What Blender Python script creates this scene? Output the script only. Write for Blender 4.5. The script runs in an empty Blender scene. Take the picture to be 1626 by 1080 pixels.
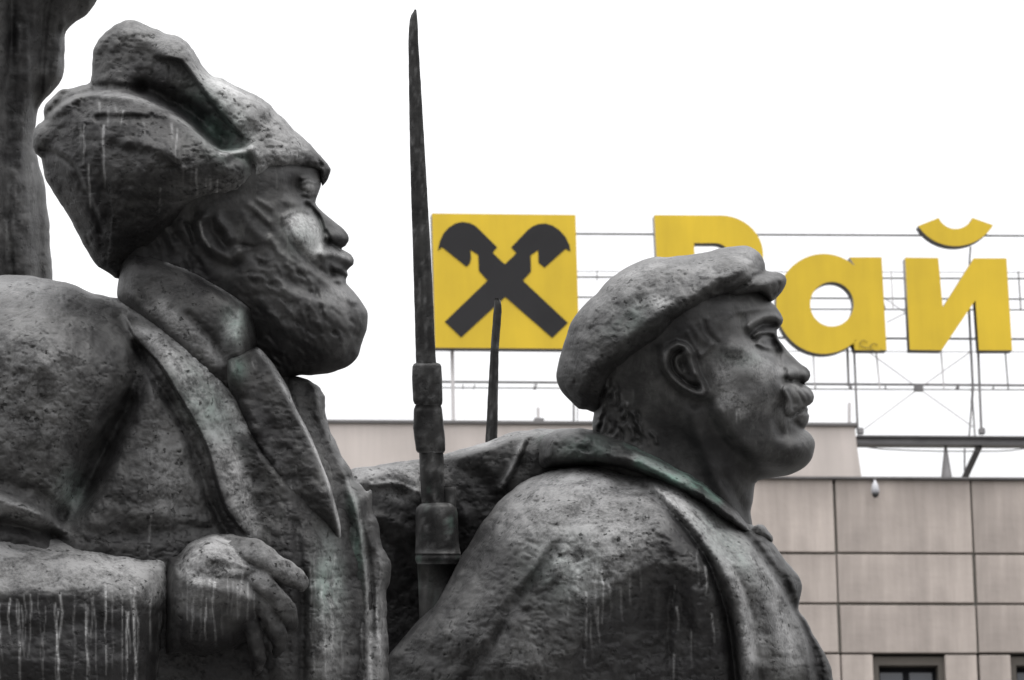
import bpy, bmesh, math, random
import numpy as np
import mathutils.kdtree
from mathutils import Vector, Matrix

random.seed(7)
scene = bpy.context.scene
C = scene.collection

# ------------------------------------------------------------------ camera
FPX = 9784.0                       # focal length in photo pixels (photo is 1626 x 1080)
PITCH, ROLL = math.radians(14.0), math.radians(-1.5)
CAM = np.array([0.0, 0.0, 1.65])
fwd = np.array([0, math.cos(PITCH), math.sin(PITCH)])
r0 = np.array([1.0, 0, 0]); u0 = np.cross(r0, fwd)
RGT = r0 * math.cos(ROLL) + u0 * math.sin(ROLL)
UPV = u0 * math.cos(ROLL) - r0 * math.sin(ROLL)
cd = bpy.data.cameras.new('camera'); cam = bpy.data.objects.new('camera', cd); C.objects.link(cam)
cam.matrix_world = Matrix(((RGT[0], UPV[0], -fwd[0], CAM[0]), (RGT[1], UPV[1], -fwd[1], CAM[1]),
                           (RGT[2], UPV[2], -fwd[2], CAM[2]), (0, 0, 0, 1)))
cd.sensor_width = 36.0; cd.lens = FPX / 1626 * 36.0
cd.clip_start = 0.5; cd.clip_end = 3000
cd.dof.use_dof = True; cd.dof.focus_distance = 15.0; cd.dof.aperture_fstop = 27
scene.camera = cam

# ------------------------------------------------------------------ sky, sun, exposure
SUN_EL, SUN_AZ = math.radians(70), math.radians(115)      # azimuth measured from +Y towards +X
w = bpy.data.worlds.new("World"); scene.world = w; w.use_nodes = True
nt = w.node_tree; N = nt.nodes; L = nt.links
for n in list(N): N.remove(n)
out = N.new('ShaderNodeOutputWorld'); bg = N.new('ShaderNodeBackground'); bg2 = N.new('ShaderNodeBackground')
add = N.new('ShaderNodeAddShader')
sky = N.new('ShaderNodeTexSky'); sky.sky_type = 'NISHITA'; sky.sun_disc = False
sky.sun_elevation = SUN_EL; sky.sun_rotation = SUN_AZ
hs = N.new('ShaderNodeHueSaturation'); hs.inputs['Saturation'].default_value = 0.15
L.new(sky.outputs[0], hs.inputs['Color']); L.new(hs.outputs[0], bg.inputs[0]); bg.inputs[1].default_value = 0.05
tc = N.new('ShaderNodeTexCoord'); sx = N.new('ShaderNodeSeparateXYZ'); L.new(tc.outputs['Generated'], sx.inputs[0])
cr = N.new('ShaderNodeMapRange'); cr.inputs['From Min'].default_value = 0.0; cr.inputs['From Max'].default_value = 1.0
cr.inputs['To Min'].default_value = 0.43; cr.inputs['To Max'].default_value = 4.4
pw_ = N.new('ShaderNodeMath'); pw_.operation = 'POWER'; pw_.use_clamp = True; pw_.inputs[1].default_value = 1.45
mx0 = N.new('ShaderNodeMath'); mx0.operation = 'MAXIMUM'; mx0.inputs[1].default_value = 0.0; L.new(sx.outputs['Z'], mx0.inputs[0]); L.new(mx0.outputs[0], pw_.inputs[0])
L.new(pw_.outputs[0], cr.inputs['Value'])
nz = N.new('ShaderNodeTexNoise'); nz.inputs['Scale'].default_value = 1.6; nz.inputs['Detail'].default_value = 3
L.new(tc.outputs['Generated'], nz.inputs['Vector'])
mp = N.new('ShaderNodeMapRange'); mp.inputs['To Min'].default_value = 0.93; mp.inputs['To Max'].default_value = 1.07
L.new(nz.outputs[0], mp.inputs['Value'])
mu = N.new('ShaderNodeMath'); mu.operation = 'MULTIPLY'; L.new(cr.outputs[0], mu.inputs[0]); L.new(mp.outputs[0], mu.inputs[1])
bg2.inputs[0].default_value = (0.99, 0.985, 0.992, 1); L.new(mu.outputs[0], bg2.inputs[1])
L.new(bg.outputs[0], add.inputs[0]); L.new(bg2.outputs[0], add.inputs[1]); L.new(add.outputs[0], out.inputs[0])

sd = bpy.data.lights.new('sun', 'SUN'); sd.energy = 1.5; sd.angle = math.radians(12); sd.color = (1, 0.97, 0.93)
sun = bpy.data.objects.new('sun', sd); C.objects.link(sun)
sdir = Vector((math.sin(SUN_AZ) * math.cos(SUN_EL), math.cos(SUN_AZ) * math.cos(SUN_EL), math.sin(SUN_EL)))
sun.rotation_euler = sdir.to_track_quat('Z', 'Y').to_euler(); sun.location = (0, 0, 60)
scene.view_settings.view_transform = 'Standard'; scene.view_settings.look = 'None'
scene.view_settings.exposure = 0.0; scene.view_settings.gamma = 1.0
scene.view_settings.use_curve_mapping = False

# ------------------------------------------------------------------ helpers
def tag(o, label=None, cat=None, group=None, kind=None):
    if label: o['label'] = label
    if cat: o['category'] = cat
    if group: o['group'] = group
    if kind: o['kind'] = kind
    return o

def empty(name, loc, rz=0.0):
    o = bpy.data.objects.new(name, None); C.objects.link(o); o.location = tuple(loc); o.rotation_euler = (0, 0, rz)
    o.empty_display_size = 0.2
    return o

def link(name, me, mat, parent=None):
    o = bpy.data.objects.new(name, me); C.objects.link(o)
    if mat: me.materials.append(mat)
    if parent: o.parent = parent
    return o

class MB:
    """collects simple solids into one mesh"""
    def __init__(s): s.v = []; s.f = []
    def box(s, x0, x1, y0, y1, z0, z1):
        b = len(s.v)
        s.v += [(x0,y0,z0),(x1,y0,z0),(x1,y1,z0),(x0,y1,z0),(x0,y0,z1),(x1,y0,z1),(x1,y1,z1),(x0,y1,z1)]
        s.f += [tuple(b+i for i in q) for q in ((0,3,2,1),(4,5,6,7),(0,1,5,4),(1,2,6,5),(2,3,7,6),(3,0,4,7))]
        return s
    def bar(s, a, b, r=0.02, n=6, r2=None):
        a = Vector(a); b = Vector(b); d = (b-a).normalized(); r2 = r if r2 is None else r2
        u = d.cross(Vector((0.1,0.9,0.3))).normalized(); v = d.cross(u); k = len(s.v)
        for P, rr in ((a, r), (b, r2)):
            for i in range(n):
                t = 2*math.pi*i/n + math.pi/4; s.v.append(tuple(P + (u*math.cos(t)+v*math.sin(t))*rr))
        for i in range(n):
            j = (i+1) % n; s.f.append((k+i, k+j, k+n+j, k+n+i))
        s.f.append(tuple(k+i for i in reversed(range(n)))); s.f.append(tuple(k+n+i for i in range(n)))
        return s
    def prism(s, poly, y0, y1):
        """poly of (x,z), extruded along y"""
        k = len(s.v); n = len(poly)
        A = sum(poly[i][0]*poly[(i+1)%n][1]-poly[(i+1)%n][0]*poly[i][1] for i in range(n))
        if A < 0: poly = poly[::-1]
        s.v += [(p[0], y0, p[1]) for p in poly] + [(p[0], y1, p[1]) for p in poly]
        s.f.append(tuple(k+i for i in range(n))); s.f.append(tuple(k+n+i for i in reversed(range(n))))
        for i in range(n):
            j = (i+1) % n; s.f.append((k+j, k+i, k+n+i, k+n+j))
        return s
    def build(s, name, mat, parent=None, bevel=0.0, smooth=False, seg=2):
        me = bpy.data.meshes.new(name); me.from_pydata(s.v, [], s.f); me.update()
        bm = bmesh.new(); bm.from_mesh(me); bmesh.ops.recalc_face_normals(bm, faces=bm.faces)
        if bevel: bmesh.ops.bevel(bm, geom=[e for e in bm.edges if e.calc_face_angle(0) > 0.5], offset=bevel, segments=seg, affect='EDGES', clamp_overlap=True)
        bm.to_mesh(me); bm.free()
        if smooth:
            for p in me.polygons: p.use_smooth = True
        return link(name, me, mat, parent)

# ------------------------------------------------------------------ materials
def newmat(name):
    m = bpy.data.materials.new(name); m.use_nodes = True
    return m, m.node_tree.nodes, m.node_tree.links, m.node_tree.nodes['Principled BSDF']

def simple(name, col, rough=0.6, metal=0.0, nscale=3.0, var=0.15, bump=0.0, spec=0.5, streak=0.0, per=0.0):
    m, n, l, b = newmat(name)
    t = n.new('ShaderNodeTexCoord'); no = n.new('ShaderNodeTexNoise'); no.inputs['Scale'].default_value = nscale
    no.inputs['Detail'].default_value = 6; l.new(t.outputs['Object'], no.inputs['Vector'])
    rp = n.new('ShaderNodeValToRGB'); rp.color_ramp.elements[0].position = 0.3; rp.color_ramp.elements[1].position = 0.7
    rp.color_ramp.elements[0].color = tuple(c*(1-var) for c in col)+(1,)
    rp.color_ramp.elements[1].color = tuple(min(1, c*(1+var)) for c in col)+(1,)
    l.new(no.outputs[0], rp.inputs[0]); res = rp.outputs[0]
    if streak:
        mpg = n.new('ShaderNodeMapping'); mpg.inputs['Scale'].default_value = (2.2, 2.2, 0.22); l.new(t.outputs['Object'], mpg.inputs[0])
        n2 = n.new('ShaderNodeTexNoise'); n2.inputs['Scale'].default_value = 0.9; n2.inputs['Detail'].default_value = 4; n2.inputs['Roughness'].default_value = 0.65
        l.new(mpg.outputs[0], n2.inputs['Vector'])
        mr = n.new('ShaderNodeMapRange'); mr.inputs['From Min'].default_value = 0.35; mr.inputs['From Max'].default_value = 0.7
        mr.inputs['To Min'].default_value = 1-streak; mr.inputs['To Max'].default_value = 1+streak*0.35; l.new(n2.outputs[0], mr.inputs['Value'])
        mx = n.new('ShaderNodeVectorMath'); mx.operation = 'SCALE'; l.new(res, mx.inputs[0]); l.new(mr.outputs[0], mx.inputs['Scale']); res = mx.outputs[0]
    if per:      # every panel has weathered a little differently
        oi = n.new('ShaderNodeObjectInfo'); mo = n.new('ShaderNodeMapRange'); mo.inputs['To Min'].default_value = 1-per; mo.inputs['To Max'].default_value = 1+per*.5; l.new(oi.outputs['Random'], mo.inputs['Value'])
        m2 = n.new('ShaderNodeVectorMath'); m2.operation = 'SCALE'; l.new(res, m2.inputs[0]); l.new(mo.outputs[0], m2.inputs['Scale']); res = m2.outputs[0]
    l.new(res, b.inputs['Base Color'])
    b.inputs['Roughness'].default_value = rough; b.inputs['Metallic'].default_value = metal
    b.inputs['Specular IOR Level'].default_value = spec
    if bump:
        bp = n.new('ShaderNodeBump'); bp.inputs['Strength'].default_value = bump; bp.inputs['Distance'].default_value = 0.02
        n3 = n.new('ShaderNodeTexNoise'); n3.inputs['Scale'].default_value = nscale*12; n3.inputs['Detail'].default_value = 8
        l.new(t.outputs['Object'], n3.inputs['Vector']); l.new(n3.outputs[0], bp.inputs['Height']); l.new(bp.outputs[0], b.inputs['Normal'])
    return m

def bronze(name, base=0.05, pale=(0.335,0.335,0.335), fine_k=1.0):
    m, n, l, b = newmat(name)
    t = n.new('ShaderNodeTexCoord')
    def noise(scale, det=6, rough=0.6, vec=None, dist=0.0):
        q = n.new('ShaderNodeTexNoise'); q.inputs['Scale'].default_value = scale; q.inputs['Detail'].default_value = det
        q.inputs['Roughness'].default_value = rough; q.inputs['Distortion'].default_value = dist
        l.new(vec or t.outputs['Object'], q.inputs['Vector']); return q.outputs[0]
    def rng(v, a, bb, c=0.0, d=1.0):
        q = n.new('ShaderNodeMapRange'); q.inputs['From Min'].default_value = a; q.inputs['From Max'].default_value = bb
        q.inputs['To Min'].default_value = c; q.inputs['To Max'].default_value = d; l.new(v, q.inputs['Value']); return q.outputs[0]
    def mth(op, a, bb):
        q = n.new('ShaderNodeMath'); q.operation = op
        for i, v in enumerate((a, bb)):
            if isinstance(v, (int, float)): q.inputs[i].default_value = v
            else: l.new(v, q.inputs[i])
        return q.outputs[0]
    def mix(f, a, bb):
        q = n.new('ShaderNodeMix'); q.data_type = 'RGBA'
        if isinstance(f, float): q.inputs[0].default_value = f
        else: l.new(f, q.inputs[0])
        for i, v in ((6, a), (7, bb)):
            if isinstance(v, tuple): q.inputs[i].default_value = v+(1,)
            else: l.new(v, q.inputs[i])
        return q.outputs[2]
    def attr(nm):
        q = n.new('ShaderNodeAttribute'); q.attribute_name = nm; return q.outputs['Fac']
    ap, ag, ad = attr('pale'), attr('green'), attr('dark')
    big = noise(5.0, 6, 0.62); mid = noise(15.0, 8, 0.62, dist=0.5); fine = noise(120.0, 6, 0.7)
    mpg = n.new('ShaderNodeMapping'); mpg.inputs['Scale'].default_value = (1.0, 1.0, 0.10); l.new(t.outputs['Object'], mpg.inputs[0])
    drip = noise(70.0, 4, 0.55, mpg.outputs[0], 0.6)
    c0 = mix(rng(big, 0.35, 0.68), (base*0.42, base*0.405, base*0.43), (base*1.5, base*1.48, base*1.47))
    mott = rng(mid, 0.40, 0.66)
    c1 = mix(mth('MULTIPLY', mth('MULTIPLY', mott, rng(big, 0.38, 0.6, 0.25, 1.0)), 0.55), c0, (base*4.3, base*4.25, base*4.15))
    dr = mth('MULTIPLY', rng(drip, 0.56, 0.68), rng(big, 0.45, 0.62))
    c2 = mix(mth('MULTIPLY', dr, 0.30), c1, (base*5.0, base*5.1, base*4.8))
    # brushed patina and drips plus painted highlights on lit tops, broken up by grain
    pf = mth('MULTIPLY', ap, rng(mth('ADD', mth('MULTIPLY', mid, 0.7), mth('MULTIPLY', fine, 0.5)), 0.46, 0.68, 0.12, 1.15))
    c2d = mix(mth('MULTIPLY', mth('MINIMUM', ad, 1.0), rng(mid, 0.3, 0.6, 1.0, 0.75)), c2, (0.0135, 0.013, 0.0138))  # brushed run-off stains, and shade painted into creases and undersides
    c3 = mix(mth('MINIMUM', pf, 1.0), c2d, pale)
    c4 = mix(mth('MULTIPLY', mth('MINIMUM', ag, 1.0), rng(mid, 0.40, 0.62, 0.15, 1.0)), c3, (0.115, 0.20, 0.165))
    pits = rng(noise(60.0, 3, 0.5), 0.30, 0.36)
    c5 = mix(mth('MULTIPLY', mth('SUBTRACT', 1.0, pits), 0.8*fine_k), c4, (0.012, 0.012, 0.012))
    l.new(c5, b.inputs['Base Color'])
    b.inputs['Metallic'].default_value = 0.0
    l.new(rng(mth('ADD', mid, mth('MULTIPLY', ap, 0.3)), 0.3, 0.9, 0.40, 0.70), b.inputs['Roughness'])
    b.inputs['Specular IOR Level'].default_value = 0.20
    hsum = mth('ADD', mth('ADD', mth('MULTIPLY', mid, 1.0), mth('MULTIPLY', fine, 0.20)), mth('MULTIPLY', pits, 0.35*fine_k))
    bp = n.new('ShaderNodeBump'); l.new(rng(noise(7.0, 3), 0.35, 0.65, 0.22*fine_k, 0.85*fine_k), bp.inputs['Strength']); bp.inputs['Distance'].default_value = 0.013
    l.new(hsum, bp.inputs['Height']); l.new(bp.outputs[0], b.inputs['Normal'])
    return m

M = {}
M['bronze'] = bronze('weathered_bronze', 0.021)
M['bronze_face'] = bronze('smooth_face_bronze', 0.023, fine_k=0.35)
M['bronze_gun'] = bronze('dark_gun_bronze', 0.016, fine_k=0.5)
M['panel'] = simple('beige_stone_cladding', (0.385, 0.338, 0.308), 0.8, 0, 0.75, 0.20, 0.25, 0.3, streak=0.28, per=0.12)
M['render'] = simple('pale_render', (0.47, 0.425, 0.40), 0.85, 0, 0.8, 0.07, 0.1, 0.3, streak=0.15)
M['joint'] = simple('dark_joint', (0.15, 0.142, 0.125), 0.9, 0, 3, 0.2)
M['coping'] = simple('lead_coping', (0.12, 0.115, 0.115), 0.6, 0.2, 3, 0.2)
M['yellow'] = simple('yellow_sign_paint', (0.56, 0.385, 0.012), 0.5, 0, 0.9, 0.09, 0.0, 0.4, streak=0.10)
M['ink'] = simple('dark_grey_sign_film', (0.024, 0.0235, 0.025), 0.7, 0, 2, 0.08, 0, 0.12)
M['side'] = simple('dark_sign_return', (0.06, 0.058, 0.06), 0.5, 0.2, 2, 0.15)
M['olive'] = simple('olive_wire', (0.20, 0.15, 0.03), 0.7, 0, 2, 0.1)
M['steel'] = simple('painted_grey_steel', (0.17, 0.165, 0.168), 0.55, 0.3, 4, 0.25)
M['palesteel'] = simple('pale_galvanised_steel', (0.50, 0.48, 0.48), 0.5, 0.3, 4, 0.15)
M['window_frame'] = simple('dark_window_frame', (0.010, 0.010, 0.012), 0.8, 0, 5, 0.2, 0, 0.1)
M['reveal'] = simple('window_reveal', (0.085, 0.075, 0.065), 0.85, 0, 4, 0.12)
M['white'] = simple('white_plastic', (0.34, 0.34, 0.36), 0.4, 0, 4, 0.05)
M['blackp'] = simple('black_plastic', (0.02, 0.02, 0.02), 0.3, 0, 4, 0.1)
M['granite'] = simple('grey_granite', (0.24, 0.235, 0.23), 0.7, 0, 9, 0.25, 0.2)
M['ground'] = simple('paving_ground', (0.085, 0.082, 0.077), 0.9, 0, 0.4, 0.2, 0.1)
gm, gn, gl, gb = newmat('dark_window_glass'); gb.inputs['Base Color'].default_value = (0.05, 0.055, 0.07, 1)
gb.inputs['Roughness'].default_value = 0.08; gb.inputs['Specular IOR Level'].default_value = 0.8; M['glass'] = gm

# ------------------------------------------------------------------ ground
MB().box(-1500, 1500, -600, 2400, -0.6, 0.0).build('ground', M['ground'])['kind'] = 'structure'

# ------------------------------------------------------------------ building frame of reference
YAW = math.radians(8.0)
EX = np.array([math.cos(YAW), math.sin(YAW), 0.0]); EN = np.array([-math.sin(YAW), math.cos(YAW), 0.0])
D0 = 90.0
def fac(px, py, off=0.0):
    """photo pixel -> (s, z) on the facade plane set back by off metres"""
    d = fwd * FPX + RGT * (px - 813) - UPV * (py - 540)
    t = (D0 + off - CAM @ EN) / (d @ EN); P = CAM + d * t
    return float(P @ EX), float(P[2])
BO = EN * D0       # origin of the facade frame (s = 0, z = 0)
def bthing(name, label, cat, group=None):
    o = empty(name, BO, YAW); tag(o, label, cat, group); return o

# ---- office building
bld = bthing('office_building', 'beige stone clad office building with dark roof edge and recessed windows behind the statues', 'building')
sJ = [fac(x, 900)[0] for x in (1329, 1547)]
pw = sJ[1] - sJ[0]
z_top = fac(1400, 762)[1]; zr = [z_top, fac(1440, 879)[1], fac(1440, 959)[1], fac(1440, 1038)[1]]
rowh = zr[1] - zr[2]
sL, sR = sJ[0] - 7*pw, sJ[0] + 5*pw
g = 0.019
wx0, wx1 = fac(1386, 1040)[0], fac(1501, 1040)[0]     # window opening
wz0 = zr[3] - 1.55
MB().box(sL, sR, 0.09, 9.0, 0.0, wz0-0.30).box(sL, sR, 0.40, 9.0, wz0-0.3, zr[3]+.02).box(sL, sR, 0.06, 9.0, zr[3]+.02, z_top-0.05).build('wall', M['joint'], bld)
pan_cache = {}
def panel(s0, s1, z0, z1, thick=0.075, y0=0.0):
    key = (round(s1-s0, 3), round(z1-z0, 3), thick)
    if key not in pan_cache:
        mb = MB().box(0, s1-s0, 0, thick, 0, z1-z0)
        o = mb.build('wall_panel', M['panel'], bld, bevel=0.008, seg=1); pan_cache[key] = o
    else:
        o = pan_cache[key].copy(); C.objects.link(o); o.parent = bld
    o.location = (s0 + random.uniform(-0.008, 0.008), y0 + random.uniform(-0.010, 0.010), z0 + random.uniform(-0.006, 0.006)); o.rotation_euler = (0, random.uniform(-0.002, 0.002), 0); return o
for c in range(-7, 5):
    s0 = sJ[0] + c*pw + g; s1 = s0 + pw - 2*g
    for a in range(3):
        panel(s0, s1, zr[a+1]+g, zr[a]-(g if a else 0.0))
    # windows band: piers beside the openings
    a0 = wx0 + c*pw; a1 = wx1 + c*pw
    panel(s0, a0, wz0, zr[3]-g, 0.30); panel(a1, s1, wz0, zr[3]-g, 0.30)
    for rr_ in range(2): panel(s0, s1, wz0-(rr_+1)*rowh+g, wz0-rr_*rowh-g)
    # deep window
    wn = MB()
    wn.box(a0+.10, a0+.15, .27, .33, wz0+.03, zr[3]-.16).box(a1-.15, a1-.10, .27, .33, wz0+.03, zr[3]-.16)
    wn.box(a0+.15, a1-.15, .27, .33, zr[3]-.23, zr[3]-.16).box((a0+a1)/2-.045, (a0+a1)/2+.045, .27, .33, wz0+.03, zr[3]-.23)
    wo = wn.build('window', M['window_frame'], bld)
    MB().box(a0, a0+.10, .09, .37, wz0, zr[3]-.03).box(a1-.10, a1, .09, .37, wz0, zr[3]-.03).box(a0+.10, a1-.10, .09, .37, zr[3]-.16, zr[3]-.03).build('window_reveal', M['reveal'], wo)
    MB().box(a0, a1, .02, .37, wz0-.02, wz0+.03).build('window_sill', M['coping'], wo)
    MB().box(a0+.15, (a0+a1)/2-.045, .305, .32, wz0+.03, zr[3]-.23).build('pane', M['glass'], wo)
    MB().box((a0+a1)/2+.045, a1-.15, .305, .32, wz0+.03, zr[3]-.23).build('pane', M['glass'], wo)
    bl = MB()
    bl.box(a0+.17, (a0+a1)/2-.06, .294, .302, wz0+.6, zr[3]-.44); bl.box((a0+a1)/2+.06, a1-.17, .294, .302, wz0+.6, zr[3]-.44)
    bl.build('window_blind', M['palesteel'], wo)
MB().box(sL-.05, sR+.05, -0.07, 0.6, z_top-0.0, z_top+0.035).build('roof_edge', M['coping'], bld, bevel=0.006)
# setback block
OFF = 1.6
sa, za = fac(300, 672, OFF); sb, zb = fac(1357, 672, OFF); sc, zc = fac(1368, 757, OFF)
zb = (zb + fac(700, 673, OFF)[1]) / 2
MB().prism([(sa, zc-0.8), (sc, zc-0.8), (sc, zc), (sb+.03, zc+.42), (sb, zb-.03), (sa, zb-.03)], OFF, OFF+5).build('penthouse_wall', M['render'], bld)
MB().box(sa, sb+.05, OFF-.05, OFF+5, zb-.028, zb+.02).build('penthouse_coping', M['coping'], bld, bevel=0.005)

# ---- roof sign: board with emblem, letters, frame
SO = OFF + 0.15           # sign plane
def q(px, py, off=SO): return fac(px, py, off)
board = bthing('sign_board', 'square yellow sign board with dark crossed gable emblem left of the roof letters', 'sign')
s0 = (q(684,339)[0]+q(693,554)[0])/2; s1 = (q(914,341)[0]+q(920,555)[0])/2
z1 = (q(684,339)[1]+q(914,341)[1])/2; z0 = (q(693,552)[1]+q(918,554)[1])/2
MB().box(s0, s1, SO, SO+.02, z0, z1).build('board_face', M['yellow'], board)
MB().box(s0, s1, SO+.02, SO+.22, z0, z1).build('board_case', M['side'], board)
E_ = [(103,228),(122,212),(235,303),(250,290),(257,268),(254,225),(290,248),(293,322),(333,367),(135,558),(211,631),(415,443),(633,633),(706,563),(497,367),(535,325),(533,250),(568,226),(570,285),(598,307),(695,220),(718,232),(712,200),(695,165),(665,132),(635,112),(600,102),(570,105),(545,114),(520,132),(443,213),(467,240),(413,292),(357,238),(378,213),(300,135),(275,112),(250,100),(215,95),(185,102),(155,120),(130,147),(112,185)]
em = [q(660+x/2.92, 320+y/2.92, SO) for x, y in E_]
MB().prism(em, SO-.008, SO-.003).build('emblem', M['ink'], board)

def letter_obj(parent, name, polys, face=M['yellow']):
    """outline(s) with optional hole through curve fill: face sheet and dark case"""
    for nm, y0, dep, mt in ((name, SO, 0.012, face), ('letter_case', SO+0.013, 0.20, M['side'])):
        cu = bpy.data.curves.new(nm, 'CURVE'); cu.dimensions = '2D'; cu.fill_mode = 'BOTH'; cu.extrude = dep/2
        for pl in polys:
            sp = cu.splines.new('POLY'); sp.points.add(len(pl)-1); sp.use_cyclic_u = True
            for i, (x, z) in enumerate(pl): sp.points[i].co = (x, z, 0, 1)
        tmp = bpy.data.objects.new('tmp', cu); C.objects.link(tmp)
        me = bpy.data.meshes.new_from_object(tmp.evaluated_get(bpy.context.evaluated_depsgraph_get()))
        bpy.data.objects.remove(tmp); bpy.data.curves.remove(cu)
        co = np.zeros(len(me.vertices)*3); me.vertices.foreach_get('co', co); co = co.reshape(-1, 3)
        new = np.stack([co[:,0], y0+dep/2-co[:,2], co[:,1]], 1); me.vertices.foreach_set('co', new.ravel().astype('f4')); me.update()
        me.materials.clear(); o = link(nm, me, mt, parent)
def arc(cx, cy, r, a0, a1, n=24, ry=None):
    ry = ry or r
    return [(cx+r*math.cos(math.radians(a0+(a1-a0)*i/n)), cy+ry*math.sin(math.radians(a0+(a1-a0)*i/n))) for i in range(n+1)]
def U(pts): return [q(x, y) for x, y in pts]
# letter Р
lp = bthing('sign_letter', 'yellow capital letter Р half hidden behind the flat cap', 'sign letter', 'yellow letters of the roof sign')
outer = [(1039,341.5)] + [(1140,342)] + arc(1144,405,68,-90,90,22,63) + [(1112,470),(1114,556),(1050,556)]
inner = [(1102,386),(1135,386)] + arc(1136,406,22,-90,90,12,20) + [(1104,426)]
letter_obj(lp, 'letter_face', [U(outer), U(inner)])
# letter а
la = bthing('sign_letter', 'round yellow letter а in the middle of the roof sign', 'sign letter', 'yellow letters of the roof sign')
outer = [(1349,408.5),(1400,408.5),(1408,556),(1357.5,556),(1357,541)] + arc(1308,482.5,75.5,46,312,40,79.5)
inner = arc(1321,483,34.5,0,359,36,35.5)
letter_obj(la, 'letter_face', [U(outer), U(inner)])
# letter й
li = bthing('sign_letter', 'yellow letter й with curved mark above at the right end of the sign', 'sign letter', 'yellow letters of the roof sign')
P_ = [(938,288),(1130,290),(1156,575),(1335,292),(1525,292),(1558,825),(1365,825),(1345,535),(1150,825),(965,822)]
letter_obj(li, 'letter_face', [U([(1180+x/3.6457, 330+y/3.6457) for x, y in P_])])
bz = arc(1230,-36,258,147,32,24)[::1]; bi = arc(1230,16.5,105.5,23,157,20)
letter_obj(li, 'breve', [U([(1180+x/3.6457, 330+y/3.6457) for x, y in bz+bi])])

fr = bthing('steel_lattice', 'thin grey steel lattice carrying the yellow roof letters', 'lattice')
def rail(px0, py0, px1, py1, r=0.012, y=SO+.30, mat='steel', nm='rail', n=4, dy=0.0):
    a = fac(px0, py0, y); b = fac(px1, py1, y)
    MB().bar((a[0], y, a[1]), (b[0], y+dy, b[1]), r*1.3, n).build(nm, M[mat], fr)
RS = 1e-3
rail(914,371.5,1720,375,0.017); rail(915,440,1720,443,0.014); rail(915,431,1720,433,0.006)
rail(915,472,1720,475.5,0.014); rail(1280,491,1720,492.5,0.012); rail(1230,536.5,1720,539,0.018)
rail(1250,558,1720,559,0.006)
rail(688,606.3,1720,612.5,0.019); rail(688,615.7,1720,619.5,0.010)
for x, y0_, x1, y1_, r, mt in ((718,556,720,672,0.030,'palesteel'),(911,560,911,672,0.018,'steel'),(917,560,917,672,0.008,'steel'),
        (1345,540,1347.5,613,0.020,'steel'),(1356,553,1362,685,0.018,'steel'),(1348.5,640,1348.5,671,0.026,'palesteel'),
        (1541,392,1539,420,.014,'steel'),(1538,480,1545,620,0.020,'steel'),(1550,480,1558.5,690,0.020,'steel'),
        (1545,617,1543,640,0.02,'steel'),(1543,617,1548,692,0.014,'steel'),(1543,640,1539,692,0.014,'steel'),
        (1291,556,1294,617,0.010,'palesteel'),(1391,556,1397,618,0.012,'palesteel'),(1494,556,1499,618,0.012,'palesteel'),(1596,556,1601,619,0.012,'steel'),
        (1415,430,1418,492,0.009,'palesteel'),(1617,431,1621,493,0.012,'steel'),(948,430,948,446,0.008,'steel'),(1400,470,1406,492,.01,'steel'),
        (1700,340,1708,690,0.02,'steel')):
    rail(x, y0_, x1, y1_, r, SO+.27, mt, 'post')
for a in ((1373,681,1459,617),(1459,617,1542,558),(1378,558,1459,617),(1459,617,1545,678),(1405,474,1440,498),(1408,512,1440,496)):
    rail(*a, r=0.008, y=SO+.33, mat='palesteel', nm='brace')
nd = fac(1459,617,SO+.3); MB().box(nd[0]-.07, nd[0]+.07, SO+.28, SO+.36, nd[1]-.04, nd[1]+.05).build('node_plate', M['steel'], fr, bevel=.005)
for x0_, x1_ in ((735,737),(752,756),(849,853),(1295,1297),(1406,1409),(1520,1525),(1577,1581),(1350,1354)):
    a = fac(x0_, 617, SO+.3); b = fac(x1_, 607.5, SO+.3)
    MB().bar((a[0], SO+.3, a[1]), (b[0], SO+.45, b[1]), 0.016 if x0_ not in (849,1520,1350) else 0.03, 4).build('strut', M['steel'], fr)
# cable knot on 'а'
for cx_, cy_ in ((1373,547),(1390,552)):
    mb = MB(); pts = [fac(cx_+8*math.cos(t)+1.5*math.sin(2*t), cy_+6*math.sin(t+.4), SO) for t in np.linspace(0, 2*math.pi*.86, 25)]
    for i in range(24): mb.bar((pts[i][0], SO-.02, pts[i][1]), (pts[i+1][0], SO-.02, pts[i+1][1]), 0.006, 5)
    mb.build('wire_loop', M['olive'], fr)
# roof beam and its supports
beam = bthing('roof_beam', 'long grey steel beam under the sign frame right of the setback block', 'steel beam')
b0 = fac(1361, 691.5, OFF); b1 = fac(1361, 706, OFF); sE = sb + 9
MB().box(b0[0], sE, OFF-.02, OFF+.20, b0[1]-.03, b0[1]).box(b0[0], sE, OFF-.02, OFF+.20, b1[1], b1[1]+.03).build('flange', M['side'], beam)
MB().box(b0[0], sE, OFF+.05, OFF+.09, b1[1]+.03, b0[1]-.03).build('web', M['steel'], beam)
for x in (1367, 1560):
    a = fac(x, 690, OFF); MB().box(a[0]-.045, a[0]+.05, OFF, OFF+.1, a[1]+.015, a[1]+.11).build('bracket', M['steel'], beam, bevel=.01)
a = fac(1556, 708, OFF); b = fac(1533, 765, OFF); MB().bar((a[0], OFF+.05, a[1]), (b[0], OFF+.4, b[1]), 0.065, 4).build('brace', M['side'], beam)
a = fac(1538, 706, OFF); b = fac(1538, 762, OFF); MB().bar((a[0], OFF+.3, a[1]), (b[0], OFF+.3, b[1]), 0.015, 5).build('post', M['steel'], beam)
a = fac(1503.5, 706, OFF); b = fac(1505.5, 765, OFF); MB().bar((a[0], OFF+.1, a[1]), (b[0], OFF+.1, b[1]), 0.02, 14, 0.10).build('cone_foot', M['steel'], beam)
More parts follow.
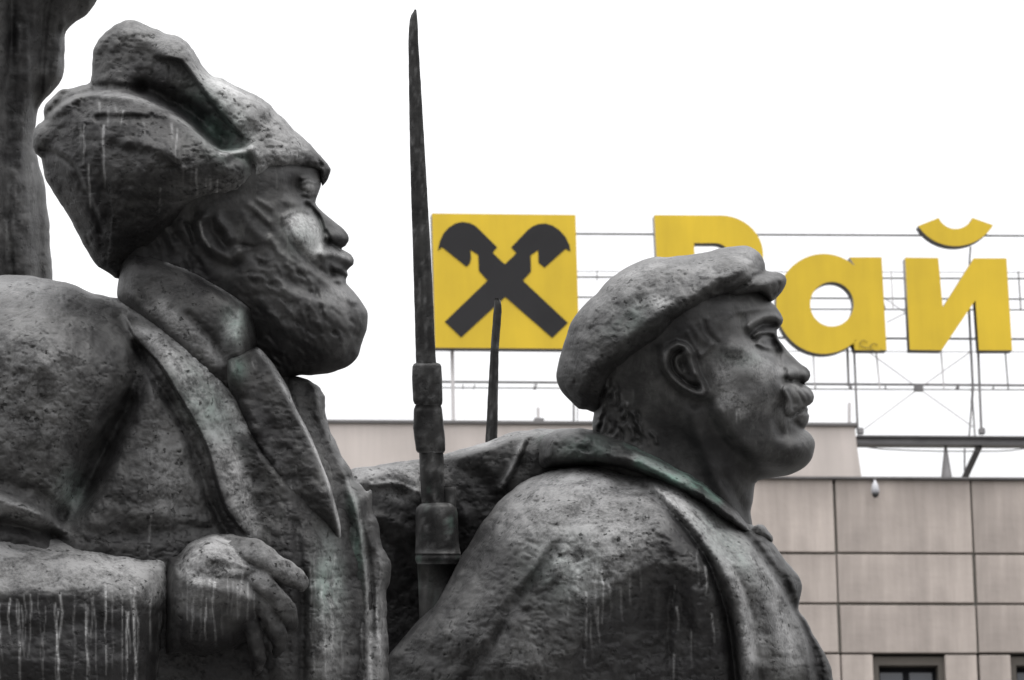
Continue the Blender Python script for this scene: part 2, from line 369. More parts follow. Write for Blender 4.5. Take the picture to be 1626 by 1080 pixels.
cb = MB(); pts = [fac(x, y, OFF) for x, y in ((1364,708),(1378,713),(1400,715.5),(1440,717.5),(1490,719),(1540,719),(1580,719),(1605,717.5),(1626,714.5),(1680,700))]
for i in range(len(pts)-1): cb.bar((pts[i][0], OFF-.1, pts[i][1]), (pts[i+1][0], OFF-.1, pts[i+1][1]), 0.009, 5)
tag(cb.build('roof_cable', M['side']), 'thin black cable sagging below the grey roof beam', 'cable')
o = bpy.data.objects['roof_cable']; o.location = tuple(BO); o.rotation_euler = (0, 0, YAW)
# floodlight on parapet
fl = bthing('roof_floodlight', 'small grey floodlight standing on the roof edge below the square board', 'floodlight')
a = fac(856, 671, OFF); 
MB().prism([(a[0]-.08, a[1]), (a[0]+.07, a[1]), (a[0]+.085, a[1]+.07), (a[0]-.065, a[1]+.08)], OFF+.0, OFF+.15).build('lamp_body', M['steel'], fl, bevel=.006)
MB().box(a[0]-.02, a[0]+.02, OFF+.05, OFF+.09, a[1]+.075, a[1]+.25).build('stem', M['palesteel'], fl)
# security camera under the roof edge
sc_ = bthing('security_camera', 'white dome security camera hanging under the dark roof edge', 'security camera')
a = fac(1386, 767)
def lathe(prof, n=20):
    mb = MB(); k = 0
    for z, r in prof:
        for i in range(n): t = 2*math.pi*i/n; mb.v.append((r*math.cos(t), r*math.sin(t), z))
    for j in range(len(prof)-1):
        for i in range(n):
            i2 = (i+1) % n; mb.f.append((j*n+i, j*n+i2, (j+1)*n+i2, (j+1)*n+i))
    mb.f.append(tuple(range(n))); mb.f.append(tuple((len(prof)-1)*n+i for i in range(n)))
    return mb
for nm, pr, mt in (('housing', [(0,.02),(-.03,.026),(-.05,.045),(-.13,.062),(-.18,.064),(-.19,.055)], 'white'), ('dome', [(-.19,.052),(-.22,.050),(-.245,.032),(-.255,.005)], 'blackp')):
    o = lathe([(z*1.05, r) for z, r in pr]).build(nm, M[mt], sc_, smooth=True); o.location = (a[0], -.16, a[1])
MB().box(a[0]-.015, a[0]+.015, -.17, .0, a[1]-.0, a[1]+.035).build('bracket', M['steel'], sc_)

# ------------------------------------------------------------------ sculpting engine
# Forms are modelled as closed solids on fine grids: outline, rounded section, then brush strokes of relief.
def nrand(seed): return np.random.RandomState(seed)
_lat = {}
def vnoise(x, y, seed):
    if seed not in _lat: _lat[seed] = nrand(seed).rand(128, 128)*2-1
    A = _lat[seed]; xi = np.floor(x).astype(int); yi = np.floor(y).astype(int)
    fx = x-xi; fy = y-yi; fx = fx*fx*fx*(fx*(fx*6-15)+10); fy = fy*fy*fy*(fy*(fy*6-15)+10)
    x0 = xi % 128; x1 = (xi+1) % 128; y0 = yi % 128; y1 = (yi+1) % 128
    return (A[x0,y0]*(1-fx)+A[x1,y0]*fx)*(1-fy) + (A[x0,y1]*(1-fx)+A[x1,y1]*fx)*fy
def fbm(x, y, seed, octv=3):
    s = 0; a = 1.0
    for o in range(octv):
        s = s + a*vnoise(x*2**o+13.1*o, y*2**o+7.7*o, seed+o); a *= 0.5
    return s
def spline(pts, per=6.0, closed=True):
    P = np.array([p[:2] for p in pts], float); n = len(P); outp = []
    rng_ = range(n) if closed else range(n-1)
    for i in rng_:
        if closed: p0, p1, p2, p3 = P[i-1], P[i], P[(i+1) % n], P[(i+2) % n]
        else: p0, p1, p2, p3 = P[max(i-1,0)], P[i], P[i+1], P[min(i+2,n-1)]
        k = max(1, int(np.linalg.norm(p2-p1)/per))
        # limited tangents keep corners from overshooting
        m1 = (p2-p0)*0.5; m2 = (p3-p1)*0.5; ln = np.linalg.norm(p2-p1)+1e-9
        for m in (m1, m2):
            l_ = np.linalg.norm(m)
            if l_ > ln: m *= ln/l_
        for j in range(k):
            t = j/k; outp.append((2*t**3-3*t**2+1)*p1+(t**3-2*t**2+t)*m1+(-2*t**3+3*t**2)*p2+(t**3-t**2)*m2)
    if not closed: outp.append(P[-1])
    return np.array(outp)
def seg_dist(X, Y, S, closed):
    """distance, closest point, arc parameter 0..1, signed side (positive = right of travel on screen, y down)"""
    best = np.full(X.shape, 1e9); cx = np.zeros_like(X); cy = np.zeros_like(X); tt = np.zeros_like(X); sd_ = np.ones_like(X)
    n = len(S); m = n if closed else n-1
    ln = [np.hypot(*(S[(i+1) % n]-S[i])) for i in range(m)]; tot = sum(ln)+1e-9; acc = 0
    for i in range(m):
        a = S[i]; b = S[(i+1) % n]; ab = b-a; L2 = ab@ab+1e-12
        t = np.clip(((X-a[0])*ab[0]+(Y-a[1])*ab[1])/L2, 0, 1)
        px = a[0]+t*ab[0]; py = a[1]+t*ab[1]; d = (X-px)**2+(Y-py)**2
        k = d < best
        best = np.where(k, d, best); cx = np.where(k, px, cx); cy = np.where(k, py, cy)
        tt = np.where(k, (acc+t*ln[i])/tot, tt)
        sd_ = np.where(k, np.sign(ab[0]*(Y-a[1])-ab[1]*(X-a[0])+1e-9), sd_)
        acc += ln[i]
    return np.sqrt(best), cx, cy, tt, sd_
def inside(X, Y, S):
    r = np.zeros(X.shape, bool); n = len(S)
    for i in range(n):
        x0, y0 = S[i]; x1, y1 = S[(i+1) % n]
        if y0 == y1: continue
        c = ((y0 > Y) != (y1 > Y)) & (X < (x1-x0)*(Y-y0)/(y1-y0)+x0); r ^= c
    return r
def sstep(a, b, v):
    t = np.clip((v-a)/(b-a), 0, 1); return t*t*(3-2*t)
def field(ctrl, X, Y, c=70.0):
    """smooth field through control values (x, y, value)"""
    if isinstance(ctrl, (int, float)): return np.full(X.shape, float(ctrl))
    A = np.array(ctrl, float); n = len(A)
    K = np.sqrt((A[:,None,0]-A[None,:,0])**2+(A[:,None,1]-A[None,:,1])**2+c*c)
    Mx = np.zeros((n+1, n+1)); Mx[:n,:n] = K; Mx[:n,n] = 1; Mx[n,:n] = 1
    rhs = np.zeros(n+1); rhs[:n] = A[:,2]; wv = np.linalg.solve(Mx+1e-9*np.eye(n+1), rhs)
    o_ = np.full(X.shape, wv[n])
    for i in range(n): o_ += wv[i]*np.sqrt((X-A[i,0])**2+(Y-A[i,1])**2+c*c)
    return o_
def gblur(A, s):
    if s <= 0: return A
    k = int(3*s)+1; g_ = np.exp(-0.5*(np.arange(-k, k+1)/s)**2); g_ /= g_.sum()
    B = np.pad(A, ((k,k),(0,0)), 'edge'); B = sum(g_[i]*B[i:i+A.shape[0]] for i in range(2*k+1))
    B = np.pad(B, ((0,0),(k,k)), 'edge'); return sum(g_[i]*B[:,i:i+A.shape[1]] for i in range(2*k+1))

# brushes. each is (kind, channel, points, params)
def ST(pts, r, a, ch='h'):            # soft ridge (a>0) or groove (a<0); r and a may be (start, end)
    return ('st', ch, pts, r, a)
def CL(pts, a, r=3.0, decay=60.0, ch='h'):   # cliff: raised just right of the line (travel direction, screen y down), dying away over decay
    return ('cl', ch, pts, r, a, decay)
def PA(pts, a, r=6.0, ch='h'):        # plateau inside a closed outline
    return ('pa', ch, pts, r, a)
def DO(pts, a, r=30.0, ch='h'):       # dome inside a closed outline
    return ('do', ch, pts, r, a)
def BL(x, y, rx, ry, a, ang=0.0, ch='h'):    # gaussian lump
    return ('bl', ch, (x, y, rx, ry, ang), None, a)
def apply(strokes, X, Y, chan):
    x0, y0 = X[0,0], Y[0,0]; stp = X[0,1]-X[0,0]
    ny, nx = X.shape
    for s in strokes:
        kind, ch, pts = s[0], s[1], s[2]; A = chan[ch]
        if kind == 'bl':
            x, y, rx, ry, ang = pts; R_ = 3*max(rx, ry); lo = (x-R_, y-R_); hi = (x+R_, y+R_)
        else:
            P = np.array(pts, float); rr = s[3] if not isinstance(s[3], tuple) else max(s[3])
            ext = 3*rr if kind == 'st' else (3*s[5]+6 if kind == 'cl' else 2*rr+4)
            lo = P.min(0)-ext; hi = P.max(0)+ext
        i0 = max(0, int((lo[0]-x0)/stp)); i1 = min(nx, int((hi[0]-x0)/stp)+2)
        j0 = max(0, int((lo[1]-y0)/stp)); j1 = min(ny, int((hi[1]-y0)/stp)+2)
        if i1 <= i0 or j1 <= j0: continue
        x = X[j0:j1,i0:i1]; y = Y[j0:j1,i0:i1]
        if kind == 'bl':
            px, py, rx, ry, ang = pts; ca, sa_ = math.cos(ang), math.sin(ang)
            u = (x-px)*ca+(y-py)*sa_; v = -(x-px)*sa_+(y-py)*ca
            A[j0:j1,i0:i1] += s[4]*np.exp(-(u/rx)**2-(v/ry)**2)
        elif kind == 'st':
            S = spline(pts, 8, False); d, _, _, t, _ = seg_dist(x, y, S, False)
            r_ = s[3] if not isinstance(s[3], tuple) else s[3][0]+(s[3][1]-s[3][0])*t
            a_ = s[4] if not isinstance(s[4], tuple) else s[4][0]+(s[4][1]-s[4][0])*t
            A[j0:j1,i0:i1] += a_*np.exp(-(d/r_)**2)
        elif kind == 'cl':
            S = spline(pts, 8, False); d, _, _, t, sg = seg_dist(x, y, S, False)
            sd2 = d*sg; a_ = s[4] if not isinstance(s[4], tuple) else s[4][0]+(s[4][1]-s[4][0])*t
            e = np.clip(np.minimum(t, 1-t)*8, 0, 1)          # die out at the ends
            val = sstep(-s[3], s[3], sd2)*np.exp(-np.maximum(sd2, 0)/s[5])
            A[j0:j1,i0:i1] += a_*e*val
        else:
            S = spline(pts, 8, True); d, _, _, _, _ = seg_dist(x, y, S, True); ins = inside(x, y, S); sd2 = np.where(ins, d, -d)
            if kind == 'pa': A[j0:j1,i0:i1] += s[4]*sstep(-s[3], s[3], sd2)
            else:
                tq = np.clip(sd2/s[3], 0, 1); A[j0:j1,i0:i1] += s[4]*np.sqrt(np.maximum(0, 1-(1-tq)**2))

def unproj(px, py, w, D):
    """image coordinates on the sculpture's plane at distance D, w pixels nearer than it -> world"""
    k = D/FPX; dd = D-w*k
    P = CAM[None,:]+fwd[None,:]*dd[:,None]+RGT[None,:]*((px-813)*dd/FPX)[:,None]-UPV[None,:]*((py-540)*dd/FPX)[:,None]
    return P

def mesh_from(name, V, F, parent, base, mat, attrs=None, tri=False):
    me = bpy.data.meshes.new(name); k = F.shape[1]
    me.vertices.add(len(V)); me.vertices.foreach_set('co', (V-base[None,:]).astype('f4').ravel())
    me.loops.add(F.size); me.loops.foreach_set('vertex_index', F.astype('i4').ravel())
    me.polygons.add(len(F)); me.polygons.foreach_set('loop_start', (np.arange(len(F))*k).astype('i4'))
    try: me.polygons.foreach_set('loop_total', np.full(len(F), k, 'i4'))
    except Exception: pass
    me.polygons.foreach_set('use_smooth', np.ones(len(F), bool))
    me.update(calc_edges=True)
    if attrs:
        for nm, v in attrs.items():
            at = me.attributes.new(nm, 'FLOAT', 'POINT'); at.data.foreach_set('value', np.clip(v, 0, 1.5).astype('f4'))
    return link(name, me, mat, parent)

class Solid: pass
def relief(name, parent, base, D, poly, R, T, c0=0.0, Tb=None, step=2.0, strokes=(), under=None, thick=None, rough=1.0,
           seed=1, mat=None, smooth=5.0, edge=1.2, power=0.5, lift=0.0, hammer=1.0, ribs=None, lean=None):
    S = spline(poly, 5.0)
    if edge:      # worn, slightly uneven outline
        nrm = np.roll(S, -1, 0)-np.roll(S, 1, 0); nrm = np.stack([nrm[:,1], -nrm[:,0]], 1); nrm /= (np.linalg.norm(nrm, axis=1, keepdims=True)+1e-9)
        S = S+nrm*(edge*fbm(S[:,0]/22.0, S[:,1]/22.0, seed+40, 3))[:,None]
    lo = S.min(0)-3*step; hi = S.max(0)+3*step
    xs = np.arange(lo[0], hi[0], step); ys = np.arange(lo[1], hi[1], step); X, Y = np.meshgrid(xs, ys)
    d, cx, cy, _, _ = seg_dist(X, Y, S, True); ins = inside(X, Y, S); sd_ = np.where(ins, d, -d)
    t = np.clip(d/R, 0, 1); g2 = np.where(ins, 1-(1-t)**2, 0)
    if smooth:
        gs = gblur(np.where(ins, g2, -np.clip(d/R, 0, 1)*2), smooth); wq = sstep(0, smooth*step*2.5, sd_)
        g2 = np.where(ins, g2*(1-wq)+np.maximum(gs, 0.0)*wq, 0)
    prof = np.maximum(g2, 0)**power
    chan = {k: np.zeros_like(X) for k in ('h', 'pale', 'green', 'dark')}
    apply(strokes, X, Y, chan)
    # hand-worked surface: broad lumps, tool marks, cracks
    n_ = fbm(X/48.0, Y/48.0, seed, 2)*2.2+fbm(X/17.0, Y/17.0, seed+5, 2)*1.25+fbm(X/7.0, Y/7.0, seed+9, 2)*0.55
    n_ = n_+hammer*(3.4*np.abs(fbm(X/37.0+5, Y/41.0, seed+51, 2))-1.2)+hammer*1.3*np.abs(vnoise(X/11.0, Y/13.0, seed+57))
    cr_ = 1-np.abs(fbm(X/26.0+3, Y/15.0, seed+21, 3)); n_ = n_-hammer*1.6*sstep(0.86, 1.0, cr_)
    n_ = n_-hammer*2.2*sstep(0.55, 0.8, vnoise(X/7.3, Y/5.2, seed+31))*sstep(0.0, 0.5, vnoise(X/60, Y/60, seed+33))
    if ribs is not None: n_ = n_+ribs(X, Y)
    fade = sstep(0, 9, sd_)
    body = chan['h']+rough*n_
    Tf = field(T, X, Y)
    if under is not None:
        base_h = under.sample(X, Y)+(lift(X, Y) if callable(lift) else lift); front = base_h+prof*thick+body*fade; back = base_h-12-prof*3.0; edge_h = base_h
    else:
        cc = c0+(lean(X, Y) if lean else 0.0)
        front = cc+prof*Tf+body*fade; back = cc-prof*(field(Tb, X, Y) if Tb is not None else Tf)-0.6*rough*n_*fade; edge_h = cc+np.zeros_like(X)
    sol = Solid(); sol.X0, sol.Y0, sol.step, sol.front, sol.ins = xs[0], ys[0], step, front, ins
    def sample(x, y):
        fx = np.clip((x-sol.X0)/step, 0, front.shape[1]-1.001); fy = np.clip((y-sol.Y0)/step, 0, front.shape[0]-1.001)
        i = fx.astype(int); j = fy.astype(int); a = fx-i; b = fy-j
        return (front[j,i]*(1-a)+front[j,i+1]*a)*(1-b)+(front[j+1,i]*(1-a)+front[j+1,i+1]*a)*b
    sol.sample = sample
    # ---- mesh
    keep = ins & (d > 0.32*step)
    cell = keep[:-1,:-1] | keep[1:,:-1] | keep[:-1,1:] | keep[1:,1:]
    used = np.zeros_like(keep); used[:-1,:-1] |= cell; used[1:,:-1] |= cell; used[:-1,1:] |= cell; used[1:,1:] |= cell
    rim = used & ~keep
    px = np.where(rim, cx, X); py = np.where(rim, cy, Y)
    eh = edge_h
    hf = np.where(rim, eh, front); hb = np.where(rim, eh, np.minimum(back, front-0.5))
    idf = -np.ones(X.shape, int); idb = idf.copy()
    nu = int(used.sum()); idf[used] = np.arange(nu)
    kk = used & keep; idb[kk] = nu+np.arange(int(kk.sum())); idb[rim] = idf[rim]
    PX = np.concatenate([px[used], px[kk]]); PY = np.concatenate([py[used], py[kk]]); W = np.concatenate([hf[used], hb[kk]])
    V = unproj(PX, PY, W, D)
    j, i = np.nonzero(cell)
    a, b, c_, e_ = (j, i), (j, i+1), (j+1, i+1), (j+1, i)
    Ff = np.stack([idf[a], idf[e_], idf[c_], idf[b]], 1); Fb = np.stack([idb[a], idb[b], idb[c_], idb[e_]], 1)
    attrs = {k: np.concatenate([chan[k][used], chan[k][kk]]) for k in ('pale', 'green', 'dark')}
    o_ = mesh_from(name, V, np.concatenate([Ff, Fb]), parent, base, mat or M['bronze'], attrs)
    sol.obj = o_; sol.D = D
    return sol

def tube(V, F, pts, rad, D, n=20, flat=1.0, cap=True, seed=3, rough=1.7):
    """round limb through (x, y, w) points in sculpture coordinates, spline-smoothed"""
    P = np.array(pts, float); R_ = np.array(rad, float); m = len(P); Q = []; QR = []
    for i in range(m-1):
        p0, p1, p2, p3 = P[max(i-1,0)], P[i], P[i+1], P[min(i+2,m-1)]
        k = max(2, int(np.linalg.norm(p2-p1)/2.5))
        for jj in range(k):
            t = jj/k; Q.append(0.5*((2*p1)+(-p0+p2)*t+(2*p0-5*p1+4*p2-p3)*t*t+(-p0+3*p1-3*p2+p3)*t**3)); QR.append(R_[i]*(1-t)+R_[i+1]*t)
    Q.append(P[-1]); QR.append(R_[-1]); Q = np.array(Q); QR = np.array(QR)
    if cap:       # hemispherical tips
        dv = Q[-1]-Q[-2]; dv /= np.linalg.norm(dv); r = QR[-1]
        for a_ in (25, 45, 62, 76, 86): Q = np.vstack([Q, Q[-1]*0+P[-1]+dv*r*math.sin(math.radians(a_))]); QR = np.append(QR, r*math.cos(math.radians(a_)))
    T_ = np.gradient(Q, axis=0); T_ /= (np.linalg.norm(T_, axis=1, keepdims=True)+1e-9)
    ref = np.array([0.0, 0, 1]); U_ = np.cross(T_, ref); U_ /= (np.linalg.norm(U_, axis=1, keepdims=True)+1e-9); W_ = np.cross(U_, T_)
    th = np.linspace(0, 2*np.pi, n, endpoint=False); k0 = sum(len(v) for v in V)
    ring = Q[:,None,:]+QR[:,None,None]*(np.cos(th)[None,:,None]*U_[:,None,:]+flat*np.sin(th)[None,:,None]*W_[:,None,:])
    sq = (np.abs(np.cos(th+.5))**3.2+np.abs(np.sin(th+.5))**3.2)**(-1/3.2); ring = Q[:,None,:]+(ring-Q[:,None,:])*sq[None,:,None]
    nn = fbm(ring[:,:,0]/14+ring[:,:,2]/20, ring[:,:,1]/14, seed, 3)*rough
    ring = ring+nn[:,:,None]*(np.cos(th)[None,:,None]*U_[:,None,:]+np.sin(th)[None,:,None]*W_[:,None,:])
    R3 = ring.reshape(-1, 3); V.append(R3); nr = len(Q)
    i, jx = np.meshgrid(np.arange(nr-1), np.arange(n), indexing='ij'); j2 = (jx+1) % n
    F.append((k0+np.stack([i*n+jx, i*n+j2, (i+1)*n+j2, (i+1)*n+jx], -1)).reshape(-1, 4))
    for rr_, flip in ((0, True), (nr-1, False)):
        for h_ in range(0, n//2-1):       # close the ends with a strip of quads
            qd = [rr_*n+h_, rr_*n+h_+1, rr_*n+n-2-h_, rr_*n+n-1-h_]
            F.append(np.array([[k0+v for v in (qd if flip else qd[::-1])]]))

def drips(lst, r=1.3, a=0.8, seed=0):
    rs = nrand(seed); o_ = []
    for x, y0_, y1_ in lst:
        pts = [(x, y0_)]; xx = x; am = a*rs.choice([.25, .4, .55, .9])*rs.uniform(.8, 1.1); n = max(2, int((y1_-y0_)/14))
        for i in range(1, n+1): xx += rs.uniform(-2.4, 2.6)*1.0; pts.append((xx, y0_+(y1_-y0_)*i/n))
        o_.append(ST(pts, (r*rs.uniform(.7, 1.3), r*0.8), (am, am*0.35), 'pale'))
    return o_

# ================================================================== SOLDIER WITH FUR HAT
DL = 15.0
def place(px, D):        # thing origin: on the ground below the figure
    P = unproj(np.array([float(px)]), np.array([1700.0]), np.array([0.0]), D)[0]; return np.array([P[0], P[1], P[2]])
bL = place(250, DL)
SL = empty('soldier_statue', bL); tag(SL, 'dark bronze bearded soldier in a big folded fur hat, hand at his chest', 'statue', 'bronze statues of the monument')

coatL = [(-130,470),(-60,446),(0,438),(25,437),(51,438),(83,443),(114,451),(142,465),(165,470),(190,474),(260,470),(345,490),(420,560),(464,598),
         (500,640),(521,690),(545,740),(563,770),(590,850),(600,930),(600,1020),(600,1100),(590,1300),(580,1720),(-150,1720),(-190,1100),(-170,700)]
ck = []
# coat folds
ck += [CL([(196,497),(217,540),(252,577),(283,628),(307,668),(330,715),(345,770),(362,815),(393,852)][::-1], 30, 2.2, 50)]   # left edge of the lit band
ck += [ST([(188,505),(232,580),(277,652),(310,722),(332,790),(360,845)], 8, -16)]
ck += [CL([(405,1000),(400,850),(385,770),(365,700),(330,620),(280,555),(225,505)][::-1], 10, 6, 50)]
ck += [ST([(222,560),(205,620),(180,680),(156,720),(132,770),(108,810),(92,840)], (24,24), (-50,-75)),
       ST([(205,640),(170,715),(125,800)], 14, -22)]
ck += [BL(70,600,110,120,38), BL(95,520,90,60,12), BL(230,760,60,110,26), ST([(205,540),(200,600),(190,650)], 10, 10)]
ck += [ST([(-10,792),(30,805),(70,822),(100,845)], 12, 30), ST([(-10,830),(40,838),(90,856)], 9, -22), ST([(100,842),(108,825),(118,800)], 6, 12),
       ST([(-10,765),(60,785),(100,820)], 14, -14)]
ck += [ST([(60,560),(90,640),(70,720)], 16, 5), ST([(20,480),(60,540),(70,640)], 14, -5), BL(40,700,50,30,6), BL(10,640,20,50,-6)]
ck += [ST([(150,800),(210,815),(280,820),(330,830)], 10, 5), ST([(180,850),(260,845),(330,842)], 12, -10), ST([(245,640),(255,720),(250,800)], 20, 8)]
# chest between band and lapel
ck += [BL(420,640,45,110,-34,-0.35), BL(380,600,30,40,10), ST([(383,640),(420,720),(455,800),(475,900)], 20, 10),
       ST([(395,690),(420,740),(450,770)], 10, 8), BL(460,880,30,90,10)]
ck += [ST([(490,860),(505,960),(515,1080)], 16, 12), ST([(470,830),(480,960),(478,1080)], 9, -14), BL(520,950,30,100,8)]
cp = [PA([(175,474),(260,512),(330,575),(375,620),(400,690),(370,680),(330,610),(280,545),(230,505)], 0.75, 14, 'pale'),
      PA([(215,520),(262,575),(300,630),(330,690),(352,760),(385,830),(410,850),(400,780),(380,720),(350,650),(300,580),(250,530)], 0.55, 10, 'pale'),
      BL(40,455,60,16,0.4,0,'pale'), BL(60,620,90,120,0.28,0,'pale'), BL(270,740,50,90,0.34,0,'pale'), BL(520,960,22,110,0.45,0,'pale'),
      BL(105,790,22,26,0.7,0,'pale'), BL(30,815,60,12,0.7,0.35,'pale'), BL(110,780,20,26,0.5,0,'green'), BL(520,930,20,60,0.4,0,'green'), BL(330,640,30,60,0.35,-.6,'green'),
      BL(180,700,28,140,0.9,0.55,'dark'), BL(30,860,90,16,0.8,0.1,'dark'), BL(330,1020,110,110,1.1,0,'dark'), BL(250,870,90,14,.8,.1,'dark'), BL(470,1000,26,110,.6,0,'dark'), BL(460,840,20,60,.7,0,'dark'), ST([(340,760),(372,845)], 10, 0.8, 'dark'), BL(10,760,30,20,.4,0,'dark')]  # dark strokes paint shade into the arm crease and around the hand
cp += drips([(492,900,1070),(500,870,1010),(512,930,1080),(524,950,1060),(532,880,1080),(545,1000,1080),(538,930,1000),(272,790,850),(240,820,880)], 1.5, 0.6, 5)
T_c = [(0,440,170),(80,520,245),(60,640,265),(80,800,275),(200,560,215),(200,700,215),(250,800,215),(300,600,190),(380,650,165),(400,800,185),(470,700,150),(500,900,170),(560,900,120),(470,1100,190),(250,1100,240),(0,1100,280),(200,1700,260),(540,1600,180),(-100,600,220),(200,480,140),(350,520,130)]
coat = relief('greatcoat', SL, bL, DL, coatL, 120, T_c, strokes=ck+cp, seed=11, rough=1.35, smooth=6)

# head with face and beard, one continuous solid
headL = [(190,445),(150,400),(140,340),(170,270),(260,230),(400,220),(470,235),(505,262),(510,292),(505,308),(501,322),(510,334),(524,346),(536,356),(546,364),(553,373),(554,383),
         (549,391),(541,395),(548,398),(557,404),(562,413),(561,420),(555,425),(551,430),(553,437),(550,443),(550,450),(556,457),(566,468),(575,480),(583,493),(584,508),
         (582,524),(577,537),(573,549),(569,565),(561,575),(552,582),(537,588),(520,593),(495,596),(470,597),(440,620),(420,660),(350,640),(250,560),(200,500)]
T_h = [(200,420,70),(260,420,88),(200,300,105),(300,280,120),(400,260,118),(330,380,122),(400,380,128),(450,300,100),(480,290,72),(500,300,48),(470,365,108),(500,400,86),(522,400,62),(535,370,34),(545,380,24),(550,415,30),(440,430,128),
       (480,470,122),(530,500,98),(560,520,72),(480,540,112),(420,500,112),(400,560,90),(330,480,100),(250,450,98),(300,560,90),(450,580,86),(530,560,90)]
hk = []
hk += [BL(492,298,15,14,15), ST([(478,292),(489,287),(501,291)], 2.2, 4), ST([(482,302),(492,307),(501,304)], 2.0, -4), BL(470,296,13,15,-16), ST([(478,284),(490,281),(503,287)], 3, 4), ST([(480,312),(492,316),(501,311)], 2.5, -6), ST([(508,288),(507,300),(503,311)], 3, 9),
       ST([(480,305),(472,296),(476,286)], 3, -5), ST([(455,320),(475,325),(493,328)], 8, 7), ST([(486,326),(496,332),(505,345),(512,368),(514,384)], 5, -20),
       BL(481,370,28,32,19), ST([(450,345),(470,334),(491,338),(506,355),(512,378),(508,404)], 4, 5), ST([(452,360),(466,385),(482,404),(500,424),(520,438)], 6, -9)]
hk += [BL(535,375,13,12,13), ST([(522,383),(534,391),(545,393)], 3.5, -10), ST([(518,368),(523,378),(521,388)], 3, -7), ST([(508,330),(520,344),(532,357)], 5, 5)]
hk += [ST([(512,404),(524,402),(538,404),(552,412)], 9, 12), ST([(512,404),(519,415),(530,424),(542,428)], 6, 6), ST([(528,433),(540,436),(552,440)], 4.5, -13), ST([(530,445),(542,449)], 4, 6),
       ST([(521,412),(526,430),(533,452)], 5, -6)]
# ear
hk += [ST([(322,345),(316,358),(320,374),(330,391),(348,404),(368,412),(378,400)], 8, 11), ST([(338,350),(338,365),(345,378),(358,390)], 6, -7), ST([(345,348),(356,362),(366,378)], 8, 10),
       ST([(306,340),(306,365),(318,392),(340,412),(372,424)], 12, -9), BL(352,372,8,10,-8)]
for i in range(60):
    x = nrand(900+i).uniform(170, 320); y = nrand(950+i).uniform(345, 450)
    hk.append(ST([(x, y), (x+8, y+12), (x+12, y+26)], 4.5, (-1)**i*3.0))
# side whiskers, beard masses
rs = nrand(5)
def flow(x, y):      # direction the beard hair runs
    return math.atan2(0.62+0.25*math.sin(x/70.0), 0.8-0.35*math.sin((x-360)/90.0))
for i in range(230):
    x = rs.uniform(375, 572); y = rs.uniform(325, 590)
    lo_ = 360+(x-380)*0.52 if x < 500 else 436
    if y < lo_ or (x > 500 and y < 448): continue
    a_ = flow(x, y)+rs.uniform(-.5, .5); l_ = rs.uniform(8, 20); c1 = rs.uniform(-.5, .5)
    p = [(x, y), (x+l_*math.cos(a_), y+l_*math.sin(a_)), (x+2*l_*math.cos(a_+c1), y+2*l_*math.sin(a_+c1))]
    hk.append(ST(p, (rs.uniform(2.8, 5.2), 2.2), (rs.choice([-1, -1, 1])*rs.uniform(2.4, 5.2), 0.5)))
for p, r_, a_ in (([(395,325),(410,335),(425,352)],6,5),([(405,345),(425,360),(436,380)],5,-3),([(388,340),(398,360),(420,382)],8,4),([(410,318),(430,330)],5,4),
                  ([(430,380),(450,410),(490,430)],8,6),([(400,400),(440,440),(500,465)],9,-6),([(430,430),(470,470),(540,490)],10,6),([(410,450),(450,500),(520,530)],9,-5),([(510,440),(530,460),(560,480)],7,7)):
    hk.append(ST(p, r_, a_))
hk += [BL(530,500,50,45,14), BL(470,440,40,30,8), CL([(560,585),(500,560),(445,520),(405,470),(372,425)], 16, 10, 60), BL(400,540,40,60,-26), BL(545,470,20,14,6)]
hp = [PA([(450,348),(468,335),(491,341),(507,359),(513,387),(505,410),(492,413),(476,395),(457,371)], .68, 4.5, 'pale'), BL(493,300,11,11,.55,0,'pale'), ST([(514,400),(535,403),(552,411)], 6, .35, 'pale'),
      BL(480,372,30,30,.15,0,'green'), ST([(318,352),(322,375),(333,391)], 2, .5, 'pale'), BL(440,470,60,40,.12,.5,'pale'), BL(540,470,25,20,.3,.6,'pale'), BL(300,430,70,50,.8,0,'dark'), BL(225,400,80,40,.9,-.4,'dark'), BL(420,570,60,60,.9,0,'dark'), BL(500,545,60,40,.4,.2,'dark'), BL(400,470,50,40,.3,0,'dark'), BL(480,580,60,18,.6,0,'dark'),
      BL(537,388,12,6,.6,0,'dark'), BL(455,285,40,10,.6,-.3,'dark'), BL(507,366,5,20,.4,-.2,'dark')]  # dark strokes: shade painted beneath hat, beard and nose
headS = relief('head', SL, bL, DL, headL, 62, T_h, strokes=hk+hp, seed=61, rough=0.45, smooth=4, edge=0.5, hammer=0.6, mat=M['bronze_face'])

